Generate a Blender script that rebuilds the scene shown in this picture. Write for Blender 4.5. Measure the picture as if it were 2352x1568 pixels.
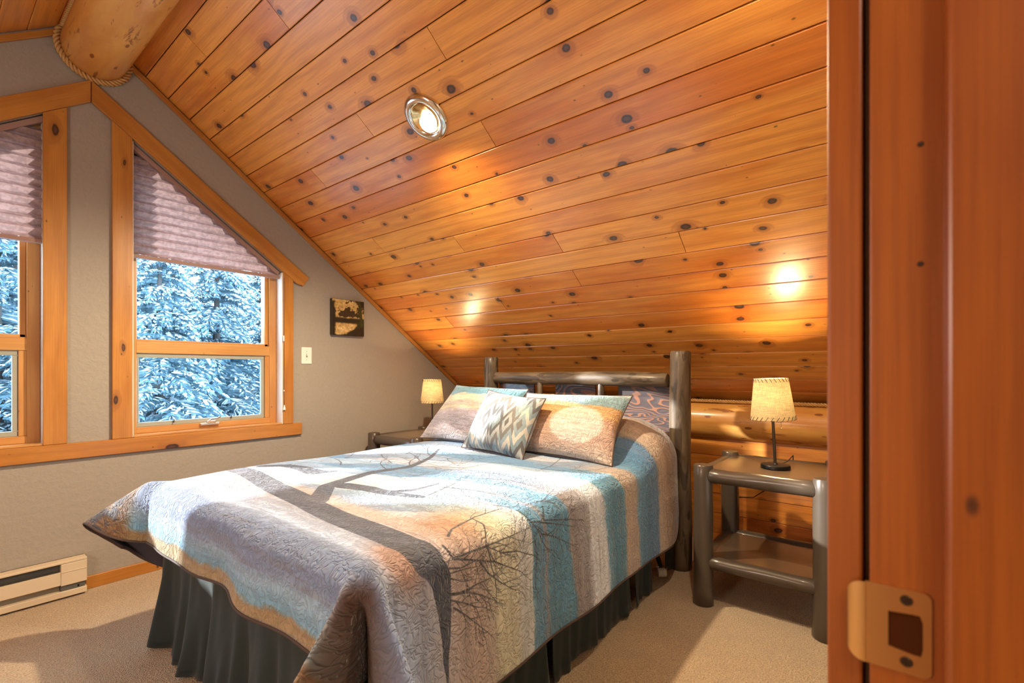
import bpy, bmesh, math, random
import numpy as np
from mathutils import Vector, Matrix
random.seed(7)
PI = math.pi
C = bpy.context.scene.collection
for o in list(bpy.data.objects): bpy.data.objects.remove(o)

# ------------------------------------------------------------------ camera
cam = bpy.data.cameras.new('camera'); camo = bpy.data.objects.new('camera', cam); C.objects.link(camo)
camo.location = (0, 0, 1.15)
camo.rotation_euler = (PI/2, 0, -math.atan2(.7826, .6225))
cam.sensor_width = 36; cam.lens = 1098*36/2352; cam.shift_y = 66/2352
cam.clip_start = .02; cam.clip_end = 300
cam.dof.use_dof = True; cam.dof.focus_distance = 2.9; cam.dof.aperture_fstop = 7
bpy.context.scene.camera = camo
# ------------------------------------------------------------------ world, sun, exposure
W = bpy.data.worlds.new('world'); bpy.context.scene.world = W; W.use_nodes = True
bg = W.node_tree.nodes['Background']; bg.inputs[0].default_value = (.50, .76, 1.0, 1); bg.inputs[1].default_value = 7.5
sun = bpy.data.lights.new('sun', 'SUN'); suno = bpy.data.objects.new('sun', sun); C.objects.link(suno)
sun.energy = 12; sun.color = (1, .97, .92); sun.angle = .02
sd = Vector((.68, -1, -.347)); suno.rotation_euler = sd.to_track_quat('-Z', 'Y').to_euler()
suno.location = (-6, 12, 6)
vs = bpy.context.scene.view_settings
vs.view_transform = 'Standard'; vs.look = 'None'; vs.gamma = 1; vs.use_curve_mapping = False; vs.exposure = .3
def area(name, loc, target, size, energy, color, sy=None):
    l = bpy.data.lights.new(name, 'AREA'); o = bpy.data.objects.new(name, l); C.objects.link(o)
    l.energy = energy; l.color = color; l.size = size
    if sy: l.shape = 'RECTANGLE'; l.size_y = sy
    o.location = loc; o.rotation_euler = (Vector(target)-Vector(loc)).to_track_quat('-Z', 'Y').to_euler(); return o
area('hall_fill_light', (-.1, -.75, 2.28), (-.1, -.75, 0), .5, 16, (1, .80, .58))  # added warm fill in the hall behind the camera, no fixture
pl = bpy.data.lights.new('west_fill_light', 'POINT'); plo = bpy.data.objects.new('west_fill_light', pl); C.objects.link(plo)
plo.location = (-1.25, 1.1, 1.35); pl.energy = 48; pl.color = (1, .93, .85); pl.shadow_soft_size = .22  # added soft fill from the unseen west side, no fixture
#

# ------------------------------------------------------------------ node helper
class G:
    def __init__(s, name):
        s.m = bpy.data.materials.new(name); s.m.use_nodes = True; s.t = s.m.node_tree; s.n = s.t.nodes; s.n.clear()
        s.out = s.n.new('ShaderNodeOutputMaterial'); s.b = s.n.new('ShaderNodeBsdfPrincipled'); s.t.links.new(s.b.outputs[0], s.out.inputs[0])
    def put(s, sock, v):
        if hasattr(v, 'is_output'): s.t.links.new(v, sock)
        elif v is not None:
            try: sock.default_value = v
            except Exception: sock.default_value = (v[0], v[1], v[2], 1) if hasattr(v, '__len__') else (v, v, v)
    def N(s, typ, ins={}, **kw):
        n = s.n.new('ShaderNode'+typ)
        for k, v in kw.items(): setattr(n, k, v)
        for k, v in ins.items(): s.put(n.inputs[k], v)
        return n
    def M(s, op, a, b=None, c=None, clamp=False):
        n = s.n.new('ShaderNodeMath'); n.operation = op; n.use_clamp = clamp; s.put(n.inputs[0], a)
        if b is not None: s.put(n.inputs[1], b)
        if c is not None: s.put(n.inputs[2], c)
        return n.outputs[0]
    def V(s, op, a, b=None):
        n = s.n.new('ShaderNodeVectorMath'); n.operation = op; s.put(n.inputs[0], a)
        if b is not None: s.put(n.inputs[1], b)
        return n.outputs[0]
    def mix(s, f, a, b, mode='MIX'):
        n = s.n.new('ShaderNodeMix'); n.data_type = 'RGBA'; n.blend_type = mode
        s.put(n.inputs[0], f); s.put(n.inputs[6], a); s.put(n.inputs[7], b); return n.outputs[2]
    def step(s, x, a, b, lo=0., hi=1.):
        n = s.n.new('ShaderNodeMapRange'); n.interpolation_type = 'SMOOTHSTEP'
        s.put(n.inputs[0], x); n.inputs[1].default_value = a; n.inputs[2].default_value = b; n.inputs[3].default_value = lo; n.inputs[4].default_value = hi
        return n.outputs[0]
    def noise(s, vec, scale, detail=3, rough=.5, dist=0):
        return s.N('TexNoise', {'Vector': vec, 'Scale': scale, 'Detail': detail, 'Roughness': rough, 'Distortion': dist}).outputs[0]
    def bump(s, h, strength, dist=.01):
        s.t.links.new(s.N('Bump', {'Height': h, 'Strength': strength, 'Distance': dist}).outputs[0], s.b.inputs['Normal'])
    def set(s, **k):
        for a, v in k.items(): s.put(s.b.inputs[a.replace('_', ' ')], v)
    def oc(s): return s.N('TexCoord').outputs['Object']
    def rnd(s): return s.N('ObjectInfo').outputs['Random']
def rgb(h):   # sRGB hex to linear
    r = []
    for i in (0, 2, 4):
        c = int(h[i:i+2], 16)/255; r.append(c/12.92 if c <= .04045 else ((c+.055)/1.055)**2.4)
    return (*r, 1)
def plain(name, col, rough=.5, metal=0, bumpy=0, bs=200, **k):
    g = G(name); g.set(Base_Color=col if len(col) == 4 else (*col, 1), Roughness=rough, Metallic=metal, **k)
    if bumpy: g.bump(g.noise(g.oc(), bs, 2), bumpy, .002)
    return g.m
def wood(name, light, dark, line, knot=(.035, .014, .008, 1), rough=.25, coat=.5, kx=4.6, ky=7.5, kr=.11, keep=.60, axis=0, spread=1.):
    g = G(name); co = g.oc(); r = g.rnd()
    if axis == 2: co = g.N('Mapping', {'Vector': co, 'Rotation': (0, PI/2, 0)}).outputs[0]
    off = g.N('CombineXYZ', {0: g.M('MULTIPLY', r, 91.7), 1: g.M('MULTIPLY', r, 57.3), 2: g.M('MULTIPLY', r, 23.1)}).outputs[0]
    p = g.V('ADD', co, off)
    pk = g.V('ADD', g.V('MULTIPLY', p, (kx, ky, .001 if axis == 0 else 4)), g.V('MULTIPLY', g.N('TexNoise', {'Vector': p, 'Scale': 3}).outputs[1], (.25, .25, .0)))
    v = g.N('TexVoronoi', {'Vector': pk, 'Scale': 1.0}, voronoi_dimensions='2D')
    d = g.M('ADD', v.outputs['Distance'], g.M('MULTIPLY', g.M('SUBTRACT', g.noise(g.V('MULTIPLY', p, (30, 45, 1)), 1, 2), .5), .06)); cr = g.N('SeparateColor', {0: v.outputs['Color']})
    keepf = g.step(cr.outputs[0], keep, keep+.02)
    rad = g.M('MULTIPLY', keepf, g.M('MULTIPLY_ADD', cr.outputs[1], kr, kr*.35))
    q = g.M('DIVIDE', d, g.M('ADD', rad, .001))           # 1 at knot edge
    km = g.step(q, .75, 1.15, 1, 0); halo = g.step(q, .9, 3.2, 1, 0)
    warp = g.noise(g.V('MULTIPLY', p, (1.3, 6, 6)), 1, 2, .5, .3)
    sp = g.N('SeparateXYZ', {0: p})
    ph = g.M('ADD', g.M('MULTIPLY', sp.outputs[1], 95.), g.M('ADD', g.M('MULTIPLY', warp, 15.), g.M('MULTIPLY', halo, 9.)))
    ring = g.M('POWER', g.M('MULTIPLY_ADD', g.M('SINE', ph), .5, .5), 2.2)
    fine = g.noise(g.V('MULTIPLY', p, (4, 190, 190)), 1, 3, .7)
    blot = g.noise(g.V('MULTIPLY', p, (2.2, 9, 9)), 1, 3, .6)
    tone = g.M('ADD', g.M('MULTIPLY', g.M('SUBTRACT', r, .5), spread*.9), g.step(blot, .3, .75), None, True)
    base = g.mix(tone, light, dark)
    base = g.mix(g.M('MULTIPLY', ring, .24), base, line)
    base = g.mix(g.M('MULTIPLY', g.step(fine, .35, .75), .34), base, line)
    base = g.mix(g.M('MULTIPLY', halo, .6), base, line)
    kc = g.mix(g.step(q, .2, .8), (knot[0]*3, knot[1]*3, knot[2]*3, 1), knot)
    base = g.mix(km, base, kc)
    # little flecks
    fl = g.N('TexVoronoi', {'Vector': g.V('MULTIPLY', p, (16, 30, 9)), 'Scale': 1.})
    fm = g.M('MULTIPLY', g.step(fl.outputs['Distance'], .04, .15, 1, 0), g.step(g.N('SeparateColor', {0: fl.outputs['Color']}).outputs[0], .80, .84))
    base = g.mix(g.M('MULTIPLY', fm, .8), base, knot)
    g.set(Base_Color=base, Roughness=rough, Coat_Weight=coat, Coat_Roughness=.33)
    g.bump(g.M('ADD', g.M('MULTIPLY', ring, -.3), g.M('MULTIPLY', km, -.6)), .25, .0015)
    return g.m
def logmat(name, light, dark, fleck, rough=.4, coat=.3, fk=.55, fx=5, fy=26):
    g = G(name); p = g.V('ADD', g.oc(), g.V('MULTIPLY', g.rnd(), (30, 30, 30)))
    n = g.noise(g.V('MULTIPLY', p, (2, 9, 9)), 1, 4, .6, .5)
    base = g.mix(g.step(n, .3, .72), light, dark)
    n2 = g.noise(g.V('MULTIPLY', p, (fx, fy, fy)), 1, 3, .6, .6)
    m = g.step(n2, fk, fk+.08)
    v = g.N('TexVoronoi', {'Vector': g.V('MULTIPLY', p, (fx*1.2, fy*.5, fy*.5)), 'Scale': 1.})
    m2 = g.step(v.outputs[0], .10, .16, 1, 0)
    base = g.mix(g.M('MULTIPLY', m, .75), base, fleck); base = g.mix(g.M('MULTIPLY', m2, .85), base, fleck)
    g.set(Base_Color=base, Roughness=rough, Coat_Weight=coat, Coat_Roughness=.15)
    g.bump(g.M('ADD', n, g.M('MULTIPLY', n2, .5)), .35, .006)
    return g.m

M = {}
M['plank'] = wood('varnished_pine_ceiling', (.84, .36, .065, 1), (.66, .20, .026, 1), (.30, .07, .008, 1), rough=.28, coat=.75, kx=5.6, kr=.105, keep=.56, spread=1.5)
M['kneeplank'] = wood('varnished_pine_wall', (.78, .32, .06, 1), (.58, .17, .026, 1), (.22, .05, .01, 1), rough=.3, coat=.4)
M['trim'] = wood('pine_trim', (.53, .235, .045, 1), (.40, .15, .022, 1), (.26, .09, .018, 1), rough=.35, coat=.3, kx=3.0, ky=7, kr=.10, keep=.72, spread=.5)
M['sash'] = wood('pine_window_sash', (.60, .32, .10, 1), (.48, .21, .055, 1), (.30, .12, .03, 1), rough=.35, coat=.3, keep=1.5, spread=.5)
M['jamb'] = wood('red_fir_door_jamb', (.36, .10, .011, 1), (.25, .057, .006, 1), (.11, .02, .003, 1), rough=.35, coat=.3, kx=2.2, ky=9, keep=.75, spread=.2)
M['log'] = logmat('peeled_golden_log', (.70, .36, .09, 1), (.55, .22, .045, 1), (.20, .05, .012, 1), fk=.60, fx=5, fy=30)
M['bedlog'] = logmat('weathered_grey_brown_log', (.165, .12, .078, 1), (.065, .044, .025, 1), (.03, .018, .010, 1), rough=.48, coat=.1, fk=.50, fx=4, fy=22)
M['tablelog'] = plain('taupe_stained_wood', (.066, .050, .037), .34, 0, .25, 18, Coat_Weight=.35, Coat_Roughness=.15)
M['tabletop'] = plain('taupe_stained_board', (.10, .065, .04), .28, 0, .08, 30, Coat_Weight=.6, Coat_Roughness=.12)
def mk_panel():
    g = G('charred_grain_plywood'); p = g.V('ADD', g.oc(), g.V('MULTIPLY', g.rnd(), (9, 9, 9)))
    w = g.noise(g.V('MULTIPLY', p, (1.6, 1.5, 5.5)), 1, 2, .5, .7)
    s = g.M('SINE', g.M('ADD', g.M('MULTIPLY', w, 105), g.M('MULTIPLY', g.N('SeparateXYZ', {0: p}).outputs[2], 30)))
    g.set(Base_Color=g.mix(g.step(s, .45, .8), (.055, .040, .042, 1), (.20, .085, .045, 1)), Roughness=.4, Coat_Weight=.4)
    g.bump(s, .2, .002); return g.m
M['panel'] = mk_panel()
def mk_wall():
    g = G('textured_taupe_paint'); c = g.oc()
    n = g.noise(c, 60, 4, .65); g.set(Base_Color=g.mix(n, (.30, .27, .235, 1), (.345, .315, .275, 1)), Roughness=.6)
    g.bump(g.step(g.noise(c, 38, 4, .6, .4), .35, .7), .35, .003); return g.m
M['paint'] = mk_wall()
def mk_carpet():
    g = G('beige_cut_pile_carpet'); c = g.oc()
    a = g.noise(c, 170, 2, .75); b = g.noise(c, 7, 3, .6); v = g.N('TexVoronoi', {'Vector': c, 'Scale': 190.}).outputs[0]
    col = g.mix(g.step(a, .3, .7), (.28, .19, .105, 1), (.64, .47, .28, 1)); col = g.mix(g.M('MULTIPLY', g.step(b, .35, .65), .25), col, (.33, .24, .16, 1))
    g.set(Base_Color=col, Roughness=.95, Sheen_Weight=.3); g.bump(g.M('ADD', a, v), .9, .006); return g.m
M['carpet'] = mk_carpet()
M['dark'] = plain('dark_joint_backing', (.03, .012, .006), .8)
M['blackfabric'] = plain('black_teal_skirt_fabric', (.010, .024, .027), .75, 0, .3, 300, Sheen_Weight=.1)
M['blackmetal'] = plain('black_metal', (.012, .012, .013), .35, .6)
M['bronze'] = plain('bronze_metal', (.10, .075, .055), .3, .9)
M['chrome'] = plain('polished_nickel', (.75, .72, .66), .12, 1)
M['brass'] = plain('satin_brass', (.80, .50, .20), .28, 1)
M['cream'] = plain('cream_enamel', (.62, .52, .38), .4)
M['greymetal'] = plain('grey_fin_metal', (.12, .125, .12), .5, .3)
M['white'] = plain('white_plastic', (.8, .79, .75), .35)
M['vinyl'] = plain('grey_weatherstrip', (.34, .35, .30), .45)
M['whitevinyl'] = plain('white_jamb_liner', (.75, .73, .68), .4)
M['lace'] = plain('dark_leather_lace', (.02, .015, .015), .6)
M['cord'] = plain('dark_cord', (.03, .015, .01), .5)
M['sockettan'] = plain('blind_rail_mauve', (.33, .20, .17), .5)
M['snow'] = plain('snow', (.82, .88, .93), .8)
M['bark'] = plain('bark', (.10, .085, .075), .9, 0, .6, 30)
M['concrete'] = plain('exterior_board', (.3, .2, .12), .8)
def mk_needles():
    g = G('spruce_needles'); n = g.noise(g.oc(), 9, 3); g.set(Base_Color=g.mix(g.step(n, .3, .7), (.055, .12, .15, 1), (.19, .32, .38, 1)), Roughness=.6); return g.m
M['needles'] = mk_needles()
def mk_rope():
    g = G('manila_rope'); n = g.noise(g.oc(), 400, 2); g.set(Base_Color=g.mix(n, (.72, .42, .16, 1), (.50, .26, .08, 1)), Roughness=.8); g.bump(n, .4, .002); return g.m
M['rope'] = mk_rope()
def mk_glass():
    g = G('window_glass'); g.n.remove(g.b)
    gl = g.N('BsdfGlossy', {'Color': (1, 1, 1, 1), 'Roughness': .0}); tr = g.N('BsdfTransparent', {'Color': (.95, .98, 1, 1)})
    mx = g.N('MixShader', {0: g.M('MULTIPLY', g.N('Fresnel', {0: 1.45}).outputs[0], .8), 1: tr.outputs[0], 2: gl.outputs[0]})
    g.t.links.new(mx.outputs[0], g.out.inputs[0]); return g.m
M['glass'] = mk_glass()
def mk_shade(name, col, tl, scale=330):
    g = G(name); c = g.oc(); g.n.remove(g.b)
    n = g.noise(g.V('MULTIPLY', c, (scale, scale, 20)), 1, 2); n2 = g.noise(g.V('MULTIPLY', c, (20, 20, scale)), 1, 2)
    k = g.mix(g.step(g.M('ADD', n, n2), .8, 1.2), tuple(x*.72 for x in col[:3])+(1,), col)
    df = g.N('BsdfDiffuse', {'Color': k}); t = g.N('BsdfTranslucent', {'Color': k})
    mx = g.N('MixShader', {0: tl, 1: df.outputs[0], 2: t.outputs[0]}); g.t.links.new(mx.outputs[0], g.out.inputs[0]); return g.m
M['shade'] = mk_shade('linen_lamp_shade', (.95, .84, .60, 1), .72)
M['blind'] = mk_shade('mauve_pleated_blind', (.46, .32, .30, 1), .24, 60)
def emit(name, col, st):
    g = G(name); g.n.remove(g.b); e = g.N('Emission', {'Color': col, 'Strength': st}); g.t.links.new(e.outputs[0], g.out.inputs[0]); return g.m
M['bulb'] = emit('warm_bulb', (1, .80, .5, 1), 14)
M['canbulb'] = emit('ceiling_bulb', (1, .93, .80, 1), 16)

# ------------------------------------------------------------------ mesh helpers
def link(name, me, mat=None, parent=None, mw=None):
    if parent is not None and mw is None: mw = Matrix.Identity(4)
    o = bpy.data.objects.new(name, me); C.objects.link(o)
    if mat is not None and not me.materials: me.materials.append(mat)
    if mw is not None: o.matrix_world = mw
    if parent is not None:
        o.parent = parent
        o.matrix_parent_inverse = Matrix.Identity(4)
        if mw is not None: o.matrix_basis = PW(parent).inverted() @ mw
    return o
def PW(o):
    m = o.matrix_basis.copy()
    return PW(o.parent) @ m if o.parent else m
def mesh(name, verts, faces, smooth=False):
    me = bpy.data.meshes.new(name); me.from_pydata([tuple(v) for v in verts], [], faces); me.update()
    if smooth: me.shade_smooth()
    return me
def bmo(name, bm, mat, parent=None, mw=None, smooth=False):
    me = bpy.data.meshes.new(name); bmesh.ops.recalc_face_normals(bm, faces=bm.faces[:]); bm.to_mesh(me); bm.free()
    if smooth: me.shade_smooth(); 
    return link(name, me, mat, parent, mw)
def empty(name, loc, rz=0, label=None, cat=None, group=None):
    o = bpy.data.objects.new(name, None); C.objects.link(o); o.empty_display_size = .1
    o.location = loc; o.rotation_euler = (0, 0, rz); tag(o, label, cat, group); return o
def tag(o, label=None, cat=None, group=None, kind=None):
    for k, v in (('label', label), ('category', cat), ('group', group), ('kind', kind)):
        if v: o[k] = v
    return o
def T(x, y, z): return Matrix.Translation((x, y, z))
def frame(org, ax, ay):
    ax = Vector(ax).normalized(); ay = Vector(ay).normalized(); az = ax.cross(ay)
    m = Matrix((ax, ay, az)).transposed().to_4x4(); m.translation = Vector(org); return m
def box_bm(x0, x1, y0, y1, z0, z1, bev=0, seg=1, bm=None):
    bm = bm or bmesh.new()
    r = bmesh.ops.create_cube(bm, size=1)['verts']
    for v in r: v.co = Vector(((v.co.x+.5)*(x1-x0)+x0, (v.co.y+.5)*(y1-y0)+y0, (v.co.z+.5)*(z1-z0)+z0))
    if bev: bmesh.ops.bevel(bm, geom=list({e for v in r for e in v.link_edges}), offset=bev, segments=seg, affect='EDGES', profile=.5)
    return bm
def box(name, x0, x1, y0, y1, z0, z1, mat, parent=None, bev=0, seg=1, grain=None):
    """box with local origin at its centre; grain='y'/'z' turns local x to that axis"""
    c = Vector(((x0+x1)/2, (y0+y1)/2, (z0+z1)/2)); a, b, d = (x1-x0)/2, (y1-y0)/2, (z1-z0)/2
    if grain == 'y': mw = frame(c, (0, 1, 0), (-1, 0, 0)); a, b = b, a
    elif grain == 'z': mw = frame(c, (0, 0, 1), (1, 0, 0)); a, b, d = d, a, b
    elif grain == 'xz': mw = frame(c, (1, 0, 0), (0, 0, 1)); b, d = d, b
    elif grain == 'zy': mw = frame(c, (0, 0, 1), (0, 1, 0)); a, d = d, a
    elif grain == 'yz': mw = frame(c, (0, 1, 0), (0, 0, 1)); a, b, d = b, d, a
    else: mw = T(*c)
    if bev: bm = box_bm(-a, a, -b, b, -d, d, bev, seg)
    else: bm = box_bm(-a, a, -b, b, -d, d)
    return bmo(name, bm, mat, parent, mw)
def prism(name, pts, org, ax, ay, thick, mat, parent=None, bev=.002):
    """pts: polygon in local (x,y) frame, extruded along local z by thick (either sign)"""
    mw = frame(org, ax, ay); bm = bmesh.new()
    a = [bm.verts.new((x, y, 0)) for x, y in pts]; b = [bm.verts.new((x, y, thick)) for x, y in pts]
    bm.faces.new(a); bm.faces.new(b[::-1]); n = len(pts)
    for i in range(n): bm.faces.new((a[i], a[(i+1) % n], b[(i+1) % n], b[i]))
    bmesh.ops.recalc_face_normals(bm, faces=bm.faces[:])
    if bev: bmesh.ops.bevel(bm, geom=bm.edges[:], offset=bev, segments=1, affect='EDGES')
    return bmo(name, bm, mat, parent, mw)
def tube_me(name, path, radii, seg=12, cap=True, noise=0, seed=0, rnd_end=False):
    rs = random.Random(seed); path = [Vector(p) for p in path]; n = len(path)
    if not hasattr(radii, '__len__'): radii = [radii]*n
    vs_, fs = [], []; prev = None
    ph = [rs.uniform(0, 6.28) for _ in range(6)]
    for i, p in enumerate(path):
        t = (path[min(i+1, n-1)]-path[max(i-1, 0)]).normalized()
        if prev is None: a = t.orthogonal().normalized()
        else: a = (prev - t*prev.dot(t)).normalized()
        prev = a; b = t.cross(a)
        for k in range(seg):
            th = 2*PI*k/seg; s = i/(n-1)*6
            rr = radii[i]*(1+noise*(math.sin(th*2+ph[0]+s)*.5+math.sin(th*3+ph[1]-s*1.7)*.35+math.sin(s*2.1+ph[2])*.6+math.sin(th+ph[3]+s*3)*.4))
            vs_.append(p+a*rr*math.cos(th)+b*rr*math.sin(th))
    for i in range(n-1):
        for k in range(seg):
            k2 = (k+1) % seg; fs.append((i*seg+k, i*seg+k2, (i+1)*seg+k2, (i+1)*seg+k))
    if cap: fs.append(tuple(range(seg))[::-1]); fs.append(tuple(range((n-1)*seg, n*seg)))
    return mesh(name, vs_, fs)
def smooth_me(me, ang=40):
    me.shade_smooth()
    try: me.set_sharp_from_angle(angle=math.radians(ang))
    except Exception: pass
    return me
def log(name, a, b, r0, r1, mat, parent=None, noise=.05, seed=0, seg=20, n=14, edge=.008, wob=0):
    """round pole from a to b with its local x axis along it"""
    a = Vector(a); b = Vector(b); d = b-a; L = d.length; ax = d.normalized()
    up = Vector((0, 0, 1)) if abs(ax.z) < .9 else Vector((0, 1, 0)); ay = (up - ax*up.dot(ax)).normalized()
    rs = random.Random(seed+5); p1, p2 = rs.uniform(0, 6), rs.uniform(0, 6)
    ts = [0, edge/L] + [edge/L+(1-2*edge/L)*i/(n-1) for i in range(1, n-1)] + [1-edge/L, 1]
    path = [(t*L, wob*math.sin(t*4+p1)*math.sin(PI*t), wob*math.sin(t*5+p2)*math.sin(PI*t)) for t in ts]; rad = [r0+(r1-r0)*t for t in ts]; rad[0] -= edge*.8; rad[-1] -= edge*.8
    me = smooth_me(tube_me(name, path, rad, seg, True, noise, seed), 45)
    return link(name, me, mat, parent, frame(a, ax, ay))
def lathe_me(name, prof, seg=32, close=False):
    vs_, fs = [], []; n = len(prof)
    for r, z in prof:
        for k in range(seg): vs_.append((r*math.cos(2*PI*k/seg), r*math.sin(2*PI*k/seg), z))
    for i in range(n-1):
        for k in range(seg):
            k2 = (k+1) % seg; fs.append((i*seg+k, i*seg+k2, (i+1)*seg+k2, (i+1)*seg+k))
    return smooth_me(mesh(name, vs_, fs), 50)
def rope_me(name, path, R, pitch=.045, seg=6, n=None, closed=False):
    """three-strand rope along a polyline path"""
    P = [Vector(p) for p in path]; acc = [0]
    for i in range(1, len(P)): acc.append(acc[-1]+(P[i]-P[i-1]).length)
    L = acc[-1]; n = n or int(L/(pitch/10)); vs_, fs = [], []; 
    pts = []; j = 0
    for i in range(n+1):
        s = L*i/n
        while j < len(P)-2 and acc[j+1] < s: j += 1
        t = (s-acc[j])/max(1e-9, acc[j+1]-acc[j]); pts.append(P[j].lerp(P[j+1], min(1, t)))
    prev = None; fr = []
    for i in range(n+1):
        t = (pts[min(i+1, n)]-pts[max(i-1, 0)]).normalized()
        a = t.orthogonal().normalized() if prev is None else (prev-t*prev.dot(t)).normalized(); prev = a; fr.append((t, a, t.cross(a)))
    for st in range(3):
        base = len(vs_)
        for i in range(n+1):
            s = L*i/n; th = 2*PI*(s/pitch+st/3); t, a, b = fr[i]; c = pts[i]+(a*math.cos(th)+b*math.sin(th))*R*.5
            for k in range(seg):
                q = 2*PI*k/seg+th; vs_.append(c+(a*math.cos(q)+b*math.sin(q))*R*.52)
        for i in range(n):
            for k in range(seg):
                k2 = (k+1) % seg; fs.append((base+i*seg+k, base+i*seg+k2, base+(i+1)*seg+k2, base+(i+1)*seg+k))
    return mesh(name, vs_, fs, True)

# ------------------------------------------------------------------ room constants
V0 = 3.32                         # gable wall plane (y)
RU, RZ, SL = .591, 2.986, -.71956 # ridge and slope of the roof
UE = 3.36; UW = 2*RU-UE           # knee walls
VB = .0155                        # room face of the door wall
def zc(u): return RZ + SL*abs(u-RU)
k1 = 1.232                        # slope length per unit u

# floor
fl = box('floor', -2.4, 3.6, -1.6, 3.45, -.06, 0, M['carpet']); tag(fl, kind='structure')
# gable wall with two window openings (two trapezoid holes)
def gable():
    t = .20
    op = [(.766, 1.605), (RU*2-1.605, RU*2-.766)]
    ztop = lambda u: 2.563-.72*abs(u-.592)
    us = [UW, op[1][0], op[1][1], RU, op[0][0], op[0][1], UE+.1]
    bm = bmesh.new()
    def quad(u0, u1, z0a, z0b, z1a, z1b):
        vs_ = [bm.verts.new((u, v, z)) for v in (V0, V0+t) for u, z in ((u0, z0a), (u1, z0b), (u1, z1b), (u0, z1a))]
        for f in ((0, 1, 2, 3), (4, 5, 6, 7), (0, 1, 5, 4), (3, 2, 6, 7), (0, 3, 7, 4), (1, 2, 6, 5)): bm.faces.new([vs_[i] for i in f])
    for a, b in zip(us[:-1], us[1:]):
        hole = (a, b) in op
        ta, tb = zc(a)+.02, zc(b)+.02
        if hole:
            quad(a, b, 0, 0, .775, .775); quad(a, b, ztop(a), ztop(b), ta, tb)
        else: quad(a, b, 0, 0, ta, tb)
    return bm
w = bmo('wall_north', gable(), M['paint']); tag(w, kind='structure')

# ------------------------------------------------------------------ ceiling with planks
def plank_me(L, W_, th=.014, ch=.0028):
    a, b = L/2, W_/2
    prof = [(-b, -th), (-b, -ch), (-b+ch, 0), (b-ch, 0), (b, -ch), (b, -th)]
    v = [(-a, y, z) for y, z in prof]+[(a, y, z) for y, z in prof]
    f = [(i, i+1, i+7, i+6) for i in range(5)]+[(5, 0, 6, 11), (0, 5, 4, 3, 2, 1), (6, 7, 8, 9, 10, 11)]
    me = mesh('plank', v, f); return me
cbm = bmesh.new()
for s in (1, -1):
    ue = UE+.15 if s == 1 else UW-.15
    nrm = Vector((-s*SL*-1, 0, 1)).normalized()
    p = [Vector((RU, VB-.25, RZ)), Vector((RU, V0+.2, RZ)), Vector((ue, V0+.2, zc(ue))), Vector((ue, VB-.25, zc(ue)))]
    lo = [cbm.verts.new(q+Vector((0, 0, .018))) for q in p]; hi = [cbm.verts.new(q+Vector((0, 0, .2))) for q in p]
    cbm.faces.new(lo); cbm.faces.new(hi)
    for i in range(4): cbm.faces.new((lo[i], lo[(i+1) % 4], hi[(i+1) % 4], hi[i]))
ceil = bmo('ceiling', cbm, M['dark']); tag(ceil, kind='structure')
joints = {-14: [1.434], -17: [2.091], -18: [2.725], -13: [2.08], -12: [2.713], -8: [2.721], -7: [2.064], -6: [1.42], -5: [.785], -4: [1.43], -3: [2.081], -2: [2.705], -11: [1.444], -16: [.79], -10: [.15], -9: [.12], -15: [.14], -19: [1.4]}
kk = math.hypot(1, SL)
for s in (1, -1):
    for k in range(-21, 6):
        S0 = 3.432+.134*k - RU*kk; S1 = S0+.134      # slope distance measured from the ridge
        if S1 < .02: continue
        S0 = max(S0, .0); 
        umax = 2.96 if s == 1 else 2.95
        if S0/kk > umax: continue
        js = [VB]+([j for j in joints.get(k, [])] if s == 1 else [random.choice([.78, 1.43, 2.08, 2.72])])+[V0]
        js = sorted(js)
        for a, b in zip(js[:-1], js[1:]):
            L = b-a-.0032; Wd = S1-S0-.0022; Sm = (S0+S1)/2; um = RU+s*Sm/kk
            c = Vector((um, (a+b)/2, zc(um)))
            Wd -= .0012
            ax = Vector((0, 1, 0)); az = Vector((SL*s, 0, -1)).normalized()  # normal into the room
            if az.z > 0: az = -az
            az = Vector((-abs(SL)*s, 0, -1)).normalized(); ay = az.cross(ax)
            mw = Matrix((ax, ay, az)).transposed().to_4x4(); mw.translation = c
            link('plank', plank_me(L, Wd), M['plank'], ceil, mw)
# knee wall (east) with planks
we = box('wall_east', UE+.012, UE+.14, -.1, V0+.2, 0, .935, M['dark']); tag(we, kind='structure')
zs = [.0, .062, .196, .327, .4545, .579, .71]
for i in range(len(zs)-1):
    z0, z1 = zs[i], zs[i+1]; js = [VB, (1.9, 1.25, 2.3, .9, 1.6, 2.0)[i], V0]
    for a, b in zip(js[:-1], js[1:]):
        mw = frame((UE, (a+b)/2, (z0+z1)/2), (0, 1, 0), (0, 0, 1)); 
        # local z must face -x
        ax = Vector((0, -1, 0)); ay = Vector((0, 0, 1)); az = ax.cross(ay)
        mw = Matrix((ax, ay, az)).transposed().to_4x4(); mw.translation = Vector((UE, (a+b)/2, (z0+z1)/2))
        link('plank', plank_me(b-a-.0016, z1-z0-.0022), M['kneeplank'], we, mw)
ww = box('wall_west', UW-.12, UW, -.1, V0+.2, 0, 1.1, M['paint']); tag(ww, kind='structure')
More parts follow.
